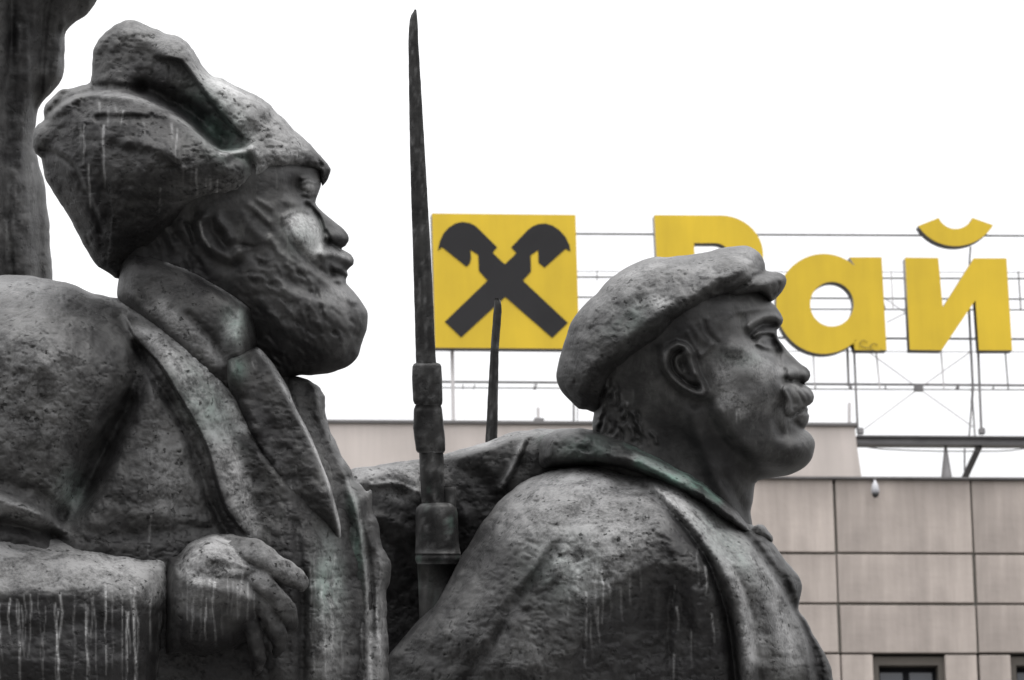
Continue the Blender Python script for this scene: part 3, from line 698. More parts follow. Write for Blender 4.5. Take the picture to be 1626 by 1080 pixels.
# fur hat
hatL = [(188,442),(172,434),(157,423),(144,406),(132,386),(122,370),(114,355),(107,343),(99,330),(91,316),(80,296),(73,282),(69,264),(65,252),(56,245),(50,232),(51,218),(54,209),(61,198),(71,190),(69,175),(76,161),(96,142),(114,139),(131,134),(143,130),
        (145,112),(146,91),(149,74),(156,62),(173,48),(199,31),(213,32),(244,44),(267,53),(283,58),(296,66),(303,76),(312,90),(322,106),(335,120),(353,126),(381,139),(412,154),(438,175),(452,189),(465,204),(480,218),(492,230),(505,243),(513,250),(520,260),(524,269),
        (523,279),(519,289),(512,296),(507,284),(505,274),(492,271),(475,272),(460,276),(446,281),(431,289),(415,298),(398,310),(380,318),(358,325),(330,331),(309,340),(300,355),(284,371),(262,387),(236,401),(208,415)]
T_f = [(70,225,70),(100,300,115),(150,250,140),(150,350,120),(190,400,105),(220,300,165),(220,200,150),(300,280,168),(300,220,150),(380,280,158),(440,260,130),(490,255,90),(510,265,50),(180,100,62),(230,80,70),(270,120,92),(320,160,108),
       (250,350,142),(310,325,150),(380,180,120),(440,210,112),(240,150,95),(300,190,100),(350,220,112),(100,160,55)]
fk = [CL([(66,190),(90,172),(118,154),(140,149),(160,146),(191,149),(229,158),(267,175),(294,191),(316,213),(339,232),(357,241),(381,237),(402,232)], 40, 4.5, 120),
      ST([(74,196),(118,160),(160,151),(191,154),(229,164),(267,182),(294,199),(316,221),(339,240),(360,247)], 9, 4),
      ST([(225,140),(265,158),(300,178),(325,200),(352,224)], 16, -44), ST([(150,138),(185,138),(225,142)], 8, -12),
      CL([(392,226),(372,205),(355,186),(328,152),(312,130),(298,110),(288,98),(262,92),(240,88)], 34, 4.5, 80),
      BL(220,110,50,32,-14,0.5), ST([(160,75),(190,55),(225,60),(260,78)], 12, 8), ST([(165,125),(170,95),(180,75)], 10, 5),
      ST([(400,232),(412,248),(414,268),(404,285)], 9, 12), ST([(398,250),(404,268)], 7, -8), ST([(372,250),(392,252),(402,262),(398,284)], 8, -12),
      ST([(156,187),(190,186),(244,187),(262,192)], 5, -6), ST([(150,178),(200,178),(250,182)], 7, 6), ST([(66,238),(90,246),(114,263),(133,301),(152,343),(160,370)], 4.5, -9), ST([(100,240),(122,262),(142,300),(160,340)], 7, 7),
      ST([(62,215),(90,205),(130,196)], 12, 8), ST([(75,250),(100,300),(130,360)], 12, -8), BL(100,230,26,20,8), ST([(180,235),(230,245),(270,262),(300,290)], 8, -6), ST([(195,225),(245,232),(290,255)], 9, 6),
      ST([(215,215),(205,265),(215,300)], 7, -5), ST([(260,215),(275,245),(290,270)], 7, 6), BL(250,290,40,30,8), ST([(170,300),(220,320),(280,318)], 9, -6), ST([(300,230),(330,262),(345,300)], 10, -6),
      CL([(516,292),(505,272),(490,267),(470,268),(447,277),(425,290),(398,306),(358,322)], 12, 4, 30), ST([(500,262),(512,262),(519,272),(514,286)], 4, -6), ST([(504,248),(510,262),(506,273)], 3.5, -9),
      ST([(360,130),(400,160),(440,190),(480,230)], 10, 5), ST([(370,160),(410,200),(440,240)], 10, -5), ST([(395,180),(430,220),(450,262)], 7, 5), ST([(100,150),(88,170),(76,182)], 5, -8), ST([(85,158),(120,146),(142,140)], 6, 6)]
for i in range(120):
    x = rs.uniform(90, 480); y = rs.uniform(60, 380); a_ = rs.uniform(-.4, 1.4); l_ = rs.uniform(6, 18)
    fk.append(ST([(x, y), (x+l_*math.cos(a_), y+l_*math.sin(a_))], rs.uniform(2.5, 6), rs.choice([-1, 1])*rs.uniform(1, 3)))
fp = [ST([(160,149),(191,151),(229,160),(267,178),(294,195),(316,217),(339,237)], 7, .34, 'pale'), ST([(350,243),(365,243),(385,239),(400,234)], 4, .8, 'pale'), ST([(398,232),(408,246),(410,266)], 4, .5, 'pale'),
      PA([(300,74),(320,106),(350,126),(400,152),(440,180),(490,235),(470,262),(410,280),(400,250),(395,225),(360,180),(330,140),(305,110)], .42, 10, 'pale'),  # lit side of the crown painted pale
      BL(360,140,30,10,.5,.5,'pale'), PA([(205,32),(240,45),(290,62),(300,80),(262,88),(220,60),(180,62)], .22, 8, 'pale'), BL(330,300,60,22,.22,-.2,'pale'), BL(375,295,30,16,.35,-.3,'pale'),
      BL(350,200,30,60,.35,-.6,'green'), BL(250,170,60,26,.8,.45,'dark'), BL(320,200,40,20,.8,.8,'dark'), BL(225,110,40,30,.55,.4,'dark'), BL(120,300,50,80,.55,-.4,'dark'), BL(220,370,80,26,.85,-.4,'dark'), BL(150,360,40,50,.8,0,'dark'), BL(230,260,60,60,.35,0,'dark')]  # dark strokes paint shade in the hat's valley and along its underside
fp += drips([(165,200,298),(158,164,186),(172,170,205),(134,198,262),(183,170,186),(217,204,232),(282,205,260),(303,240,318),(328,283,330),(334,280,322),(290,262,300),(196,176,200),(228,196,214),(141,262,330),(312,270,330),(272,196,222),(128,205,235),(255,300,340),(346,285,325),(88,240,262)], 1.7, .85, 8)
hat = relief('fur_hat', SL, bL, DL, hatL, 85, T_f, strokes=fk+fp, seed=93, rough=1.45, smooth=5, edge=1.6)

# standing collar
colL = [(188,476),(188,445),(189,425),(193,409),(209,401),(230,402),(252,406),(291,417),(315,428),(335,439),(370,461),(397,480),(405,494),(408,515),(411,537),(408,560),(412,600),(360,640),(300,600),(250,540),(210,500)]
T_co = [(190,450,100),(240,440,132),(300,450,150),(360,480,160),(400,510,150),(300,520,175),(380,560,172),(240,490,150),(350,600,168)]
cok = [CL([(410,560),(402,505),(392,486),(365,466),(330,444),(290,424),(250,411),(205,406)], -9, 3, 26), ST([(397,486),(380,510),(374,540),(376,560)], 9, 6), ST([(365,500),(352,530),(350,560)], 12, -7),
       BL(250,460,50,30,-6), ST([(200,415),(205,450),(230,480)], 10, -5), ST([(300,500),(340,545),(352,572)], 7, -9), BL(392,560,10,30,-10)]
cop = [ST([(268,416),(300,427),(335,446),(365,465),(394,485)], 4.5, .75, 'pale'), BL(370,520,16,26,.55,0,'pale'), BL(372,515,16,26,.4,0,'green'), BL(240,430,60,26,.4,.2,'dark'), BL(330,520,40,30,.4,.5,'dark'), BL(405,540,8,40,.6,0,'dark'),
       ST([(255,485),(300,530),(345,568)], 12, .4, 'pale')]
collar = relief('coat_collar', SL, bL, DL, colL, 26, T_co, strokes=cok+cop, seed=121, rough=.7, smooth=3, edge=.8)

# far lapel (behind), near lapel (standing, lit right edge)
farl = [(455,600),(466,598),(484,600),(497,608),(508,616),(515,630),(516,650),(521,671),(531,699),(551,738),(560,757),(572,768),(583,780),(590,775),(591,805),(596,820),(602,834),(604,850),(608,870),(616,885),(620,897),(617,920),(614,937),(614,976),(616,1015),(617,1080),(612,1300),(600,1720),(470,1720),(440,1100),(480,800),(440,680)]
flk = [CL([(494,640),(512,672),(531,720),(552,762),(566,805),(575,860),(583,925),(584,980),(582,1090),(578,1200)], 16, 3, 18), ST([(590,830),(596,870),(606,905),(598,960),(600,1040)], 6, 8), ST([(585,880),(592,940),(590,1000)], 5, -8),
       ST([(500,616),(506,640),(505,660)], 6, 8), ST([(480,612),(490,650),(515,700),(540,770),(560,860)], 10, -8), ST([(575,790),(580,830),(590,870)], 5, 8), ST([(600,980),(604,1040),(602,1080)], 4, 5)]
flp = [ST([(553,765),(568,805),(577,860),(584,925),(587,980),(588,1080)], 4.0, .5, 'pale'), BL(565,850,10,60,.4,-.1,'green'), BL(600,910,10,40,.35,0,'pale'), ST([(505,625),(520,680),(545,735)], 4, .3, 'pale'), BL(520,730,22,80,.6,-.3,'dark'), BL(602,1020,12,60,.5,0,'pale')]
flp += drips([(556,900,960),(562,830,900),(571,950,1080),(597,930,1010),(604,950,1080)], 1.4, .6, 12)
farlap = relief('far_lapel', SL, bL, DL, farl, 34, [(470,640,70),(510,680,60),(550,850,80),(600,900,40),(560,1100,100),(540,1600,120)], c0=5, strokes=flk+flp, seed=143, rough=1.0, smooth=2, edge=2.2)
nlap = [(362,573),(375,566),(394,556),(408,551),(414,555),(425,567),(441,588),(458,618),(472,652),(487,680),(500,707),(512,738),(522,764),(530,790),(537,815),(543,850),(548,885),(549,905),(543,925),(532,890),(520,860),(500,845),(478,835),(455,800),(425,745),(395,690),(372,640),(362,610)]
LE = np.array([(366,640),(380,690),(402,735),(450,800),(475,835),(500,852),(522,875),(540,930)], float)
nlk = [CL([(412,553),(426,570),(441,591),(458,622),(472,655),(487,684),(500,711),(512,741),(522,767),(530,793),(537,818),(543,852)], 15, 2.2, 12),
       ST([(395,575),(420,650),(450,720),(490,790),(510,840)], 16, -12), ST([(372,590),(385,640),(415,710),(455,780)], 12, 6), ST([(365,572),(388,562),(404,555)], 4, 5)]
nlp = [ST([(413,556),(428,574),(444,600),(462,634)], 5, .85, 'pale'), ST([(462,634),(480,672),(500,712),(514,746),(530,796),(540,840),(546,885)], 2.8, .8, 'pale'), BL(378,585,12,18,.3,0,'green'), BL(425,680,26,80,.75,-.4,'dark'), BL(490,790,24,60,.6,-.3,'dark')]  # lit edge painted pale, shaded inner face painted dark
nlp += drips([(400,575,585),(462,760,800),(470,740,770)], 1.3, .5, 13)
nearlap = relief('near_lapel', SL, bL, DL, nlap, 8, 0, under=coat, thick=28, lift=lambda X, Y: 10+62*np.exp(-((X-402)**2+((Y-560)*.7)**2)/75.0**2)-75*np.exp(-(seg_dist(X, Y, LE, False)[0]/30.0)**2), strokes=nlk+nlp, seed=150, rough=.8, smooth=1.5, edge=.9)

# forearm sleeve, wide cuff
slv = [(-160,820),(-60,832),(0,840),(12,842),(24,846),(60,852),(98,854),(140,861),(177,869),(225,875),(262,879),(271,880),(275,886),(279,909),(278,935),(275,960),(270,995),(264,1023),(259,1055),(254,1090),(240,1190),(180,1260),(0,1290),(-170,1270)]
T_s = [(-100,1000,210),(0,900,190),(0,1000,215),(100,940,196),(100,1050,205),(200,930,165),(240,900,140),(260,960,150),(230,1050,170),(100,1200,190)]
sk = [CL([(266,886),(271,915),(270,950),(264,1000),(254,1060)], -8, 3, 20), ST([(-10,935),(60,940),(140,930),(210,940),(262,950)], 18, 7), ST([(70,870),(85,900),(80,930)], 9, -5), ST([(100,880),(96,920)], 7, 4), BL(40,880,60,18,4),
      ST([(0,990),(60,1005),(130,990),(190,1000)], 16, -6), ST([(20,1040),(100,1060),(200,1050)], 18, 6), ST([(200,890),(235,930),(240,990),(225,1070)], 14, 4), ST([(30,960),(45,1020),(40,1080)], 9, -4), ST([(150,950),(160,1010),(150,1070)], 9, -4)]
sp_ = [PA([(-40,842),(60,852),(180,872),(272,883),(276,930),(262,960),(180,950),(60,938),(-40,938)], .34, 9, 'pale'), BL(180,900,60,24,.3,0,'pale'), BL(262,930,10,40,.35,0,'pale'), BL(90,1050,170,85,1.25,0,'dark'), BL(0,970,80,30,.8,0,'dark'), BL(160,985,60,26,.5,0,'dark'), BL(88,895,10,30,.4,0,'dark')]  # pale forearm top and dark lower half paint in the top light
rs2 = nrand(21); dl = []
x = -6.0
while x < 262:
    dl.append((x, rs2.uniform(930, 975), min(1110, rs2.uniform(990, 1180)))); x += rs2.choice([2.5, 4, 5, 9, 14, 22])*rs2.uniform(.7, 1.2)
sp_ += drips(dl, 1.35, .95, 22)
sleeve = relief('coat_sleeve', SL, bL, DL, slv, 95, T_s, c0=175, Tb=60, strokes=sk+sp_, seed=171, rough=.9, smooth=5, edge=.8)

# fist: back of the hand, then five fingers
hnd = [(262,885),(279,880),(290,871),(299,862),(313,854),(327,848),(346,846),(362,854),(380,857),(398,857),(414,866),(424,880),(428,898),(426,916),(430,935),(436,955),(434,975),(425,995),(408,1008),(390,1020),(360,1034),(320,1045),(285,1040),(262,1040)]
T_n = [(275,960,128),(320,900,120),(350,880,110),(400,900,98),(360,950,128),(410,960,104),(330,1000,120),(400,1000,92),(290,1030,120)]
nk = [ST([(300,880),(340,868),(390,868)], 14, 5), ST([(330,885),(365,890),(405,902)], 7, 7), ST([(318,915),(360,920),(412,920)], 7, -6), ST([(320,935),(365,940),(420,955)], 9, 5), ST([(330,965),(370,970),(415,975)], 8, -5),
      BL(404,874,14,10,10,.3), BL(410,910,14,12,15), BL(421,948,12,14,12), BL(412,985,12,14,9), BL(398,890,10,7,-8), BL(411,932,8,6,-8), ST([(284,905),(320,908),(350,900)], 10, -5), ST([(285,930),(330,925)], 8, 4), ST([(300,960),(345,985),(380,1005)], 12, -5), ST([(285,885),(290,950),(286,1020)], 6, -6)]
npz = [PA([(300,866),(330,853),(350,850),(398,861),(412,880),(400,897),(340,925),(300,925),(284,900)], .62, 8, 'pale'), BL(310,945,30,20,.35,0,'pale'), BL(405,902,14,12,.4,0,'pale'), BL(390,940,30,20,.3,0,'pale'), BL(340,1015,70,38,1.2,0,'dark'), BL(395,918,18,6,.6,0,'dark'), BL(392,930,16,8,.5,0,'dark'), BL(300,1000,30,30,.6,0,'dark')]  # top of the hand painted lit, underside painted in shade
npz += drips([(x_, rs2.uniform(900, 965), rs2.uniform(965, 1035)) for x_ in (297,308,318,327,333,342,352,361,370,377,386,395,402)], 1.5, .8, 31)
hs_ = relief('hand', SL, bL, DL, hnd, 48, T_n, c0=195, Tb=50, strokes=nk+npz, seed=190, rough=.7, smooth=4, edge=.6)
V_, F_ = [], []
base_w = 238
def finger(pts, rad, seed): tube(V_, F_, [(x, y, base_w+z) for x, y, z in [(x_, y_, z_+(7 if i_ > 0 else 0)) for i_, (x_, y_, z_) in enumerate(pts)]], rad, DL, n=28, seed=seed)
finger([(372,884,14),(402,880,26),(432,896,34),(456,911,20),(474,923,0),(478,931,-16)], [22,23,17.5,18.5,14,9], 4)
finger([(374,915,18),(408,922,34),(432,944,40),(449,967,26),(459,988,4),(458,998,-12)], [18,20,14.5,17,12.5,8.5], 5)
finger([(374,945,14),(406,952,28),(426,977,34),(437,1001,22),(443,1024,2),(439,1035,-12)], [17,18,13,15,11.5,8], 6)
finger([(370,972,8),(394,984,20),(404,1008,24),(409,1032,12),(411,1054,-6),(406,1066,-18)], [16,16,12,13.5,10,7], 7)
finger([(330,868,-24),(368,866,-18),(402,878,-26),(430,893,-36),(450,905,-46)], [16,16,15,13,11], 8)      # thumb, behind the index finger
VV = np.concatenate(V_); FF = np.concatenate(F_)
VW = unproj(VV[:,0], VV[:,1], VV[:,2], DL)
pl_ = np.clip(.42*np.exp(-((VV[:,1]-895)/45)**2)+.08*fbm(VV[:,0]/12, VV[:,1]/14, 77), 0, 1); dk_ = np.clip((VV[:,1]-985)/70+.3*vnoise(VV[:,0]/9, VV[:,1]/26, 78), 0, .8)  # fingers painted lighter at the top and shaded downwards
# weld fingers and palm into one mesh
me0 = hs_.obj.data; nv0 = len(me0.vertices); co = np.zeros(nv0*3, 'f4'); me0.vertices.foreach_get('co', co); fl_ = np.zeros(len(me0.polygons)*4, 'i4'); me0.loops.foreach_get('vertex_index', fl_)
at0 = {}
for k in ('pale', 'green', 'dark'):
    a_ = np.zeros(nv0, 'f4'); me0.attributes[k].data.foreach_get('value', a_); at0[k] = a_
bpy.data.objects.remove(hs_.obj)
allV = np.concatenate([co.reshape(-1, 3), VW-bL[None,:]]); allA = {'pale': np.concatenate([at0['pale'], pl_]), 'green': np.concatenate([at0['green'], pl_*0]), 'dark': np.concatenate([at0['dark'], dk_])}
raw = mesh_from('hand', allV+bL[None,:], np.concatenate([fl_.reshape(-1, 4), FF+nv0]), None, bL, M['bronze'])
md = raw.modifiers.new('fuse', 'REMESH'); md.mode = 'VOXEL'; md.voxel_size = 0.0023; md.use_smooth_shade = True
ms = raw.modifiers.new('soften', 'SMOOTH'); ms.factor = 0.5; ms.iterations = 1
fused = bpy.data.meshes.new_from_object(raw.evaluated_get(bpy.context.evaluated_depsgraph_get())); bpy.data.objects.remove(raw)
kd = mathutils.kdtree.KDTree(len(allV))
for i_, c_ in enumerate(allV): kd.insert(c_, i_)
kd.balance()
near = np.array([kd.find(v.co)[1] for v in fused.vertices]); nco = np.zeros(len(fused.vertices)*3); fused.vertices.foreach_get('co', nco); nco = nco.reshape(-1, 3)
for k, v in allA.items():
    at = fused.attributes.new(k, 'FLOAT', 'POINT'); at.data.foreach_set('value', v[near].astype('f4'))
no_ = np.zeros(len(nco)*3); fused.vertices.foreach_get('normal', no_); no_ = no_.reshape(-1, 3)
bump_ = (fbm(nco[:,0]/.022, nco[:,2]/.022+nco[:,1]/.03, 401, 3)*.9+fbm(nco[:,0]/.05, nco[:,2]/.05, 405, 2)*1.4)*.0009
fused.vertices.foreach_set('co', (nco+no_*bump_[:,None]).astype('f4').ravel())
fused.polygons.foreach_set('use_smooth', np.ones(len(fused.polygons), bool)); fused.update(); fused.name = 'hand'
fused.materials.clear(); link('hand', fused, M['bronze'], SL)

# ================================================================== SOLDIER WITH FLAT CAP
DR = 15.75
bR = place(1000, DR)
SR = empty('soldier_statue', bR); tag(SR, 'dark bronze moustached soldier in a flat cap at the right of the monument', 'statue', 'bronze statues of the monument')

hdR = [(941,690),(941,670),(943,652),(930,600),(940,520),(1000,460),(1100,430),(1180,440),(1215,462),(1223,478),(1232,487),(1240,499),(1243.5,507),(1242.5,513),(1238,520),(1234,524),(1234,531),(1236,538),(1243,547),(1253,560),(1263,570),(1272,578),(1281,584),(1286,590),(1287,597),(1284,604),(1278,608.5),
       (1272,607),(1278,611),(1286,616),(1291,623),(1293,630),(1291,638),(1286,643),(1281,645),(1283,650),(1282,655),(1285,660),(1284,668),(1281,676),(1277,681),(1283,685),(1290,693),(1294,703),(1293,715),(1290,727),(1281,739),(1272,746),(1262,751),(1250,755),(1230,758),(1212,761),(1204,763),(1199,768),(1197,780),(1196,795),(1192,812),(1190,850),(1120,860),(1000,800),(930,740)]
T_r = [(960,600,88),(1000,520,112),(1100,470,118),(1180,470,92),(1215,485,66),(1235,505,34),(1100,560,124),(1150,560,122),(1190,540,102),(1215,540,62),(1232,545,34),(1200,590,112),(1225,610,92),(1250,585,44),(1270,592,26),(1265,625,56),(1285,628,30),(1180,640,112),(1240,650,76),(1275,665,44),
       (1230,700,80),(1275,715,56),(1160,690,96),(1200,735,74),(1250,740,56),(1120,650,112),(1060,620,104),(1080,700,88),(1120,760,84),(1180,780,74),(980,660,82),(1020,740,88),(1140,820,84)]
rk = []
# ear
rk += [PA([(1075,543),(1062,549),(1052,561),(1049,573),(1053,588),(1062,601),(1076,614),(1092,625),(1108,632),(1120,630),(1124,621),(1118,608),(1108,590),(1102,570),(1094,552)], 18, 5.0),
       ST([(1098,560),(1090,549),(1076,547),(1064,554),(1056,566),(1055,580),(1062,595),(1076,609),(1094,620),(1112,628)], 5, 7), ST([(1080,556),(1070,562),(1066,573),(1069,586),(1080,600),(1096,611),(1106,614)], 4.6, -17),
       ST([(1090,562),(1096,578),(1103,592)], 6, 6), BL(1084,578,8,15,-20,-.3), BL(1090,597,8,6,-8), ST([(1042,556),(1042,580),(1054,604),(1074,624),(1098,638),(1122,640)], 9, -7), BL(1104,596,6,7,6), BL(1117,624,8,8,6)]
# sideburn, hair
for p, r_, a_ in (([(1098,516),(1108,532),(1124,546)],5,2.5),([(1112,512),(1118,530),(1134,546)],4,2),([(1124,508),(1130,524),(1142,536)],5,2),([(1118,510),(1124,530),(1139,543)],2.5,-2.5),([(1092,528),(1100,545),(1112,562)],4,3),([(1130,548),(1120,560),(1112,566)],4,5)):
    rk.append(ST(p, r_, a_))
for i in range(90):
    x = rs.uniform(940, 1050); y = rs.uniform(600, 690); a_ = 1.9+rs.uniform(-.4, .4)-(x-940)*.012
    if x > 965+(y-590)*.75: continue
    rk.append(ST([(x, y), (x+9*math.cos(a_), y+10*math.sin(a_)), (x+16*math.cos(a_+.3), y+19*math.sin(a_+.3))], 3.0, rs.choice([-1, 1])*rs.uniform(2.5, 6)))
rk += [BL(985,650,40,40,5)]
# brow, eye, cheek
rk += [ST([(1190,518),(1204,507),(1222,501),(1239,506)], 6.5, 12), ST([(1188,532),(1198,521),(1212,515),(1230,516)], 5, -15), BL(1196,537,7,9,-14,.3), BL(1229,545,8,16,-18,-.5), ST([(1197,534),(1207,528.5),(1218,527),(1228,529)], 3.0, 10),
       BL(1214,540,10,9,10), ST([(1200,540),(1210,534),(1226,533.5)], 2.0, -7), ST([(1203,546),(1213,551),(1224,553)], 2.4, 6), ST([(1200,551),(1212,558),(1226,562)], 3.5, -6), BL(1220,541,3.2,4.2,-4), ST([(1190,535),(1197,541)], 2.5, -6),
       ST([(1160,552),(1185,556),(1208,566),(1228,580),(1240,598)], 15, 12), ST([(1234,560),(1236,580),(1243,598),(1246,606)], 6, -16), ST([(1170,500),(1180,515),(1184,530)], 9, -7), BL(1205,490,16,10,6), ST([(1160,500),(1190,492),(1225,490)], 5, 3)]
rk += [BL(1188,606,16,14,-4), ST([(1240,602),(1256,612),(1262,626),(1262,640)], 5, -6), BL(1245,620,14,12,8), BL(1214,640,34,20,4,.6), ST([(1240,640),(1232,664),(1240,690)], 7, -9), BL(1172,655,26,22,-2)]
# nose, moustache, mouth, chin
rk += [BL(1260,592,11,9,12), ST([(1247,588),(1247,600),(1256,606)], 3.2, -8), ST([(1254,603),(1266,604),(1276,606)], 3, -9), BL(1279,595,9,9,7), ST([(1238,540),(1252,560),(1272,580)], 4, 5),
       DO([(1246,607),(1262,610),(1282,618),(1298,628),(1294,642),(1274,647),(1262,658),(1250,662),(1244,650),(1246,634),(1240,620)], 14, 9), ST([(1256,612),(1268,624),(1276,640)], 2.5, -4), ST([(1250,620),(1258,634),(1260,650)], 2.5, -4), ST([(1268,616),(1282,628),(1284,640)], 2.2, -3), ST([(1245,615),(1250,635)], 3, 3), ST([(1256,664),(1266,654),(1284,646)], 3.0, -10), ST([(1268,659),(1277,658),(1284,660)], 4, 4), ST([(1262,672),(1272,679),(1280,680)], 5, -8),
       BL(1273,707,18,18,11), BL(1252,690,14,10,-5), ST([(1268,655),(1264,668)], 4, -4)]
# jaw
rk += [CL([(1288,735),(1255,748),(1215,738),(1185,718),(1158,692),(1140,660),(1128,635)], 20, 14, 42), ST([(1120,650),(1150,705),(1190,745)], 18, -5), ST([(1100,660),(1120,720),(1150,780),(1170,820)], 13, 9), ST([(1150,760),(1170,790),(1180,820)], 9, -7), BL(1040,680,40,60,-8)]
rp = [PA([(1140,620),(1160,618),(1185,628),(1194,640),(1190,655),(1178,662),(1160,650),(1140,645)], .34, 9, 'pale'), BL(1200,578,34,16,.3,.45,'pale'), BL(1150,592,16,22,.22,0,'pale'),
      BL(1195,576,46,24,.38,.35,'pale'), BL(1150,600,22,26,.3,0,'pale'), BL(1200,640,30,26,.2,0,'pale'), BL(1278,705,12,14,.15,0,'pale'), BL(1180,570,30,12,.2,.1,'green'), BL(1240,655,14,20,.15,0,'pale'), BL(1195,690,60,26,.35,.4,'dark'), BL(1100,700,60,50,.35,.4,'dark'), BL(1230,545,10,20,.5,-.5,'dark'), BL(1275,603,14,4,.7,0,'dark'), BL(1140,740,50,40,.4,0,'dark'), BL(1055,560,5,12,.3,0,'pale'),
      ST([(1190,518),(1204,507),(1222,501)], 4, .2, 'pale'), BL(1270,617,14,6,.2,.5,'pale'), BL(1240,590,10,8,.2,0,'pale')]  # cheek highlights painted pale; shade painted under nose, jaw and in eye socket
rp += drips([(1158,650,662),(1170,655,672),(1174,650,664),(1145,645,655),(1005,620,650),(996,640,668)], 1.6, .55, 44)
headR = relief('head', SR, bR, DR, hdR, 58, T_r, strokes=rk+rp, seed=205, rough=0.33, smooth=3.5, edge=0.35, hammer=0.4, mat=M['bronze_face'])

capR = [(958,652),(944,655),(932,650),(919,649),(902,633),(891,620),(885,609),(883,598),(885,586),(888,570),(893,552),(898,535),(904,518),(919,494),(932,480),(946,467),(960,451),(976,436.5),(994,425),(1014,415.5),(1030,410),(1045,407.5),(1070,407),(1098,404),(1118,400),(1136,396.5),(1150,393.5),(1166,391),
        (1180,390),(1190,391.5),(1199,396),(1206,402),(1211,410),(1214,419),(1216,429),(1224,431),(1234,431.5),(1241,434),(1247,438),(1249,444),(1248.5,450),(1246,456),(1241,463),(1235,470),(1229,476),(1224,479),(1215,473),(1204,468),(1190,470),(1174,475),(1155,480),(1136,488),(1120,499),(1105,512),(1090,523),(1075,533),(1056,548),(1037,563),(1016,577),(995,592),(978,606),(965,625)]
T_p = [(890,600,60),(920,600,116),(940,520,120),(960,590,132),(1000,480,130),(1020,540,152),(1080,450,136),(1080,500,154),(1150,430,126),(1160,465,144),(1200,410,84),(1205,450,116),(1235,455,72),(1245,445,40),(940,640,100)]
pk = [ST([(1218,431),(1204,437),(1188,447),(1172,458),(1150,470),(1128,482),(1105,497)], 4.5, -11), ST([(1246,444),(1228,446),(1210,452),(1192,461),(1172,471)], 7, 9), CL([(1226,478),(1206,464),(1190,466),(1172,472),(1134,485),(1103,509),(1073,530),(1035,560),(995,588),(962,622)], 14, 5, 40), BL(1228,468,12,8,-10,-.6),
      ST([(1200,400),(1196,415),(1180,425),(1160,436),(1120,452)], 8, 7), ST([(1204,414),(1190,432),(1166,446),(1120,470)], 6, -4), ST([(1180,400),(1150,412),(1100,420),(1040,430)], 14, 5), ST([(1100,440),(1040,460),(980,500),(930,560)], 20, -7), ST([(1120,465),(1060,492),(1000,535),(950,590)], 14, 8), ST([(1035,560),(1000,570),(960,600)], 12, -6),
      ST([(905,560),(920,600),(940,635)], 10, -6), ST([(925,540),(940,590),(955,625)], 9, 5), ST([(895,600),(915,625),(940,640)], 7, 5), ST([(910,520),(930,500),(960,480)], 9, 5), ST([(1198,396),(1208,412),(1212,426)], 5, -5), BL(1050,480,20,10,-5,-.4), BL(1000,470,20,10,6,-.5), BL(1110,420,20,8,-4,-.2), BL(1080,505,16,8,-5,-.5)]
for i in range(150):
    x = rs.uniform(900, 1205); y = rs.uniform(395, 640); a_ = -.5+rs.uniform(-.5, .5)-(1.0 if x < 960 else 0); l_ = rs.uniform(5, 15)
    pk.append(ST([(x, y), (x+l_*math.cos(a_), y+l_*math.sin(a_))], rs.uniform(2.2, 5), rs.choice([-1, -1, 1])*rs.uniform(1, 3.4)))
pp = [PA([(1045,412),(1100,408),(1165,394),(1195,400),(1205,425),(1180,440),(1130,455),(1080,480),(1030,500),(985,500),(940,520),(915,530),(930,490),(975,445)], .20, 12, 'pale'), BL(1046,478,14,10,.55,0,'pale'), BL(1190,405,20,14,.25,0,'pale'), BL(1020,425,50,10,.25,-.4,'pale'), BL(1000,505,40,20,.15,-.5,'green'),
      BL(960,590,50,50,.5,0,'dark'), BL(1232,466,14,8,.6,-.6,'dark'), BL(1020,545,50,14,.35,-.6,'dark'), BL(1120,430,30,16,.12,0,'pale')]  # dark stroke under the brim is painted shade
capS = relief('flat_cap', SR, bR, DR, capR, 62, T_p, strokes=pk+pp, seed=231, rough=1.25, smooth=4, edge=.9)

# far shoulder and turned-up hood behind the rifle
far = [(520,760),(560,744),(580,741),(599,738),(630,733),(663,730),(708,720),(739,710),(762,704),(785,697),(800,690),(813,686),(832,683),(855,681),(898,681),(941,684),(1000,690),(1080,740),(1100,820),(1000,1000),(760,1260),(640,1500),(470,1500),(480,1100),(500,850)]
fk2 = [ST([(832,700),(822,725),(808,752),(795,775)], 6, 14), ST([(850,690),(836,710),(824,740)], 8, -8), ST([(570,765),(610,752),(650,760),(668,790)], 12, 10), ST([(575,790),(620,780),(660,800)], 9, -12), ST([(590,770),(630,768),(660,780)], 4, 6), ST([(580,820),(630,830),(660,850)], 10, 9), ST([(600,850),(640,880),(660,920)], 12, -10),
       ST([(720,740),(760,760),(790,800)], 16, -12), BL(760,720,40,16,6,-.3), CL([(700,735),(735,722),(785,708),(812,697),(850,690),(930,690)], 16, 5, 30), ST([(700,780),(740,820),(745,870)], 14, 8), BL(640,1000,60,90,-20)]
fp2 = [PA([(560,746),(600,741),(663,734),(670,760),(664,795),(640,800),(600,790),(570,775)], .45, 8, 'pale'), ST([(700,726),(739,714),(785,702),(813,691),(855,686),(900,685)], 4, .4, 'pale'), BL(700,840,80,60,.8,0,'dark'), BL(620,930,60,80,1,0,'dark'), BL(770,760,50,40,.5,0,'dark'), BL(900,700,40,14,.25,.1,'green'), ST([(830,700),(812,745),(797,772)], 4, .3, 'pale')]
relief('coat_back', SR, bR, DR, far, 60, [(560,760,40),(650,800,50),(700,760,46),(760,780,60),(850,720,80),(900,720,80),(700,900,36),(800,900,50),(600,1200,50)], c0=-85, strokes=fk2+fp2, seed=251, rough=1.2, smooth=3, edge=1.6)

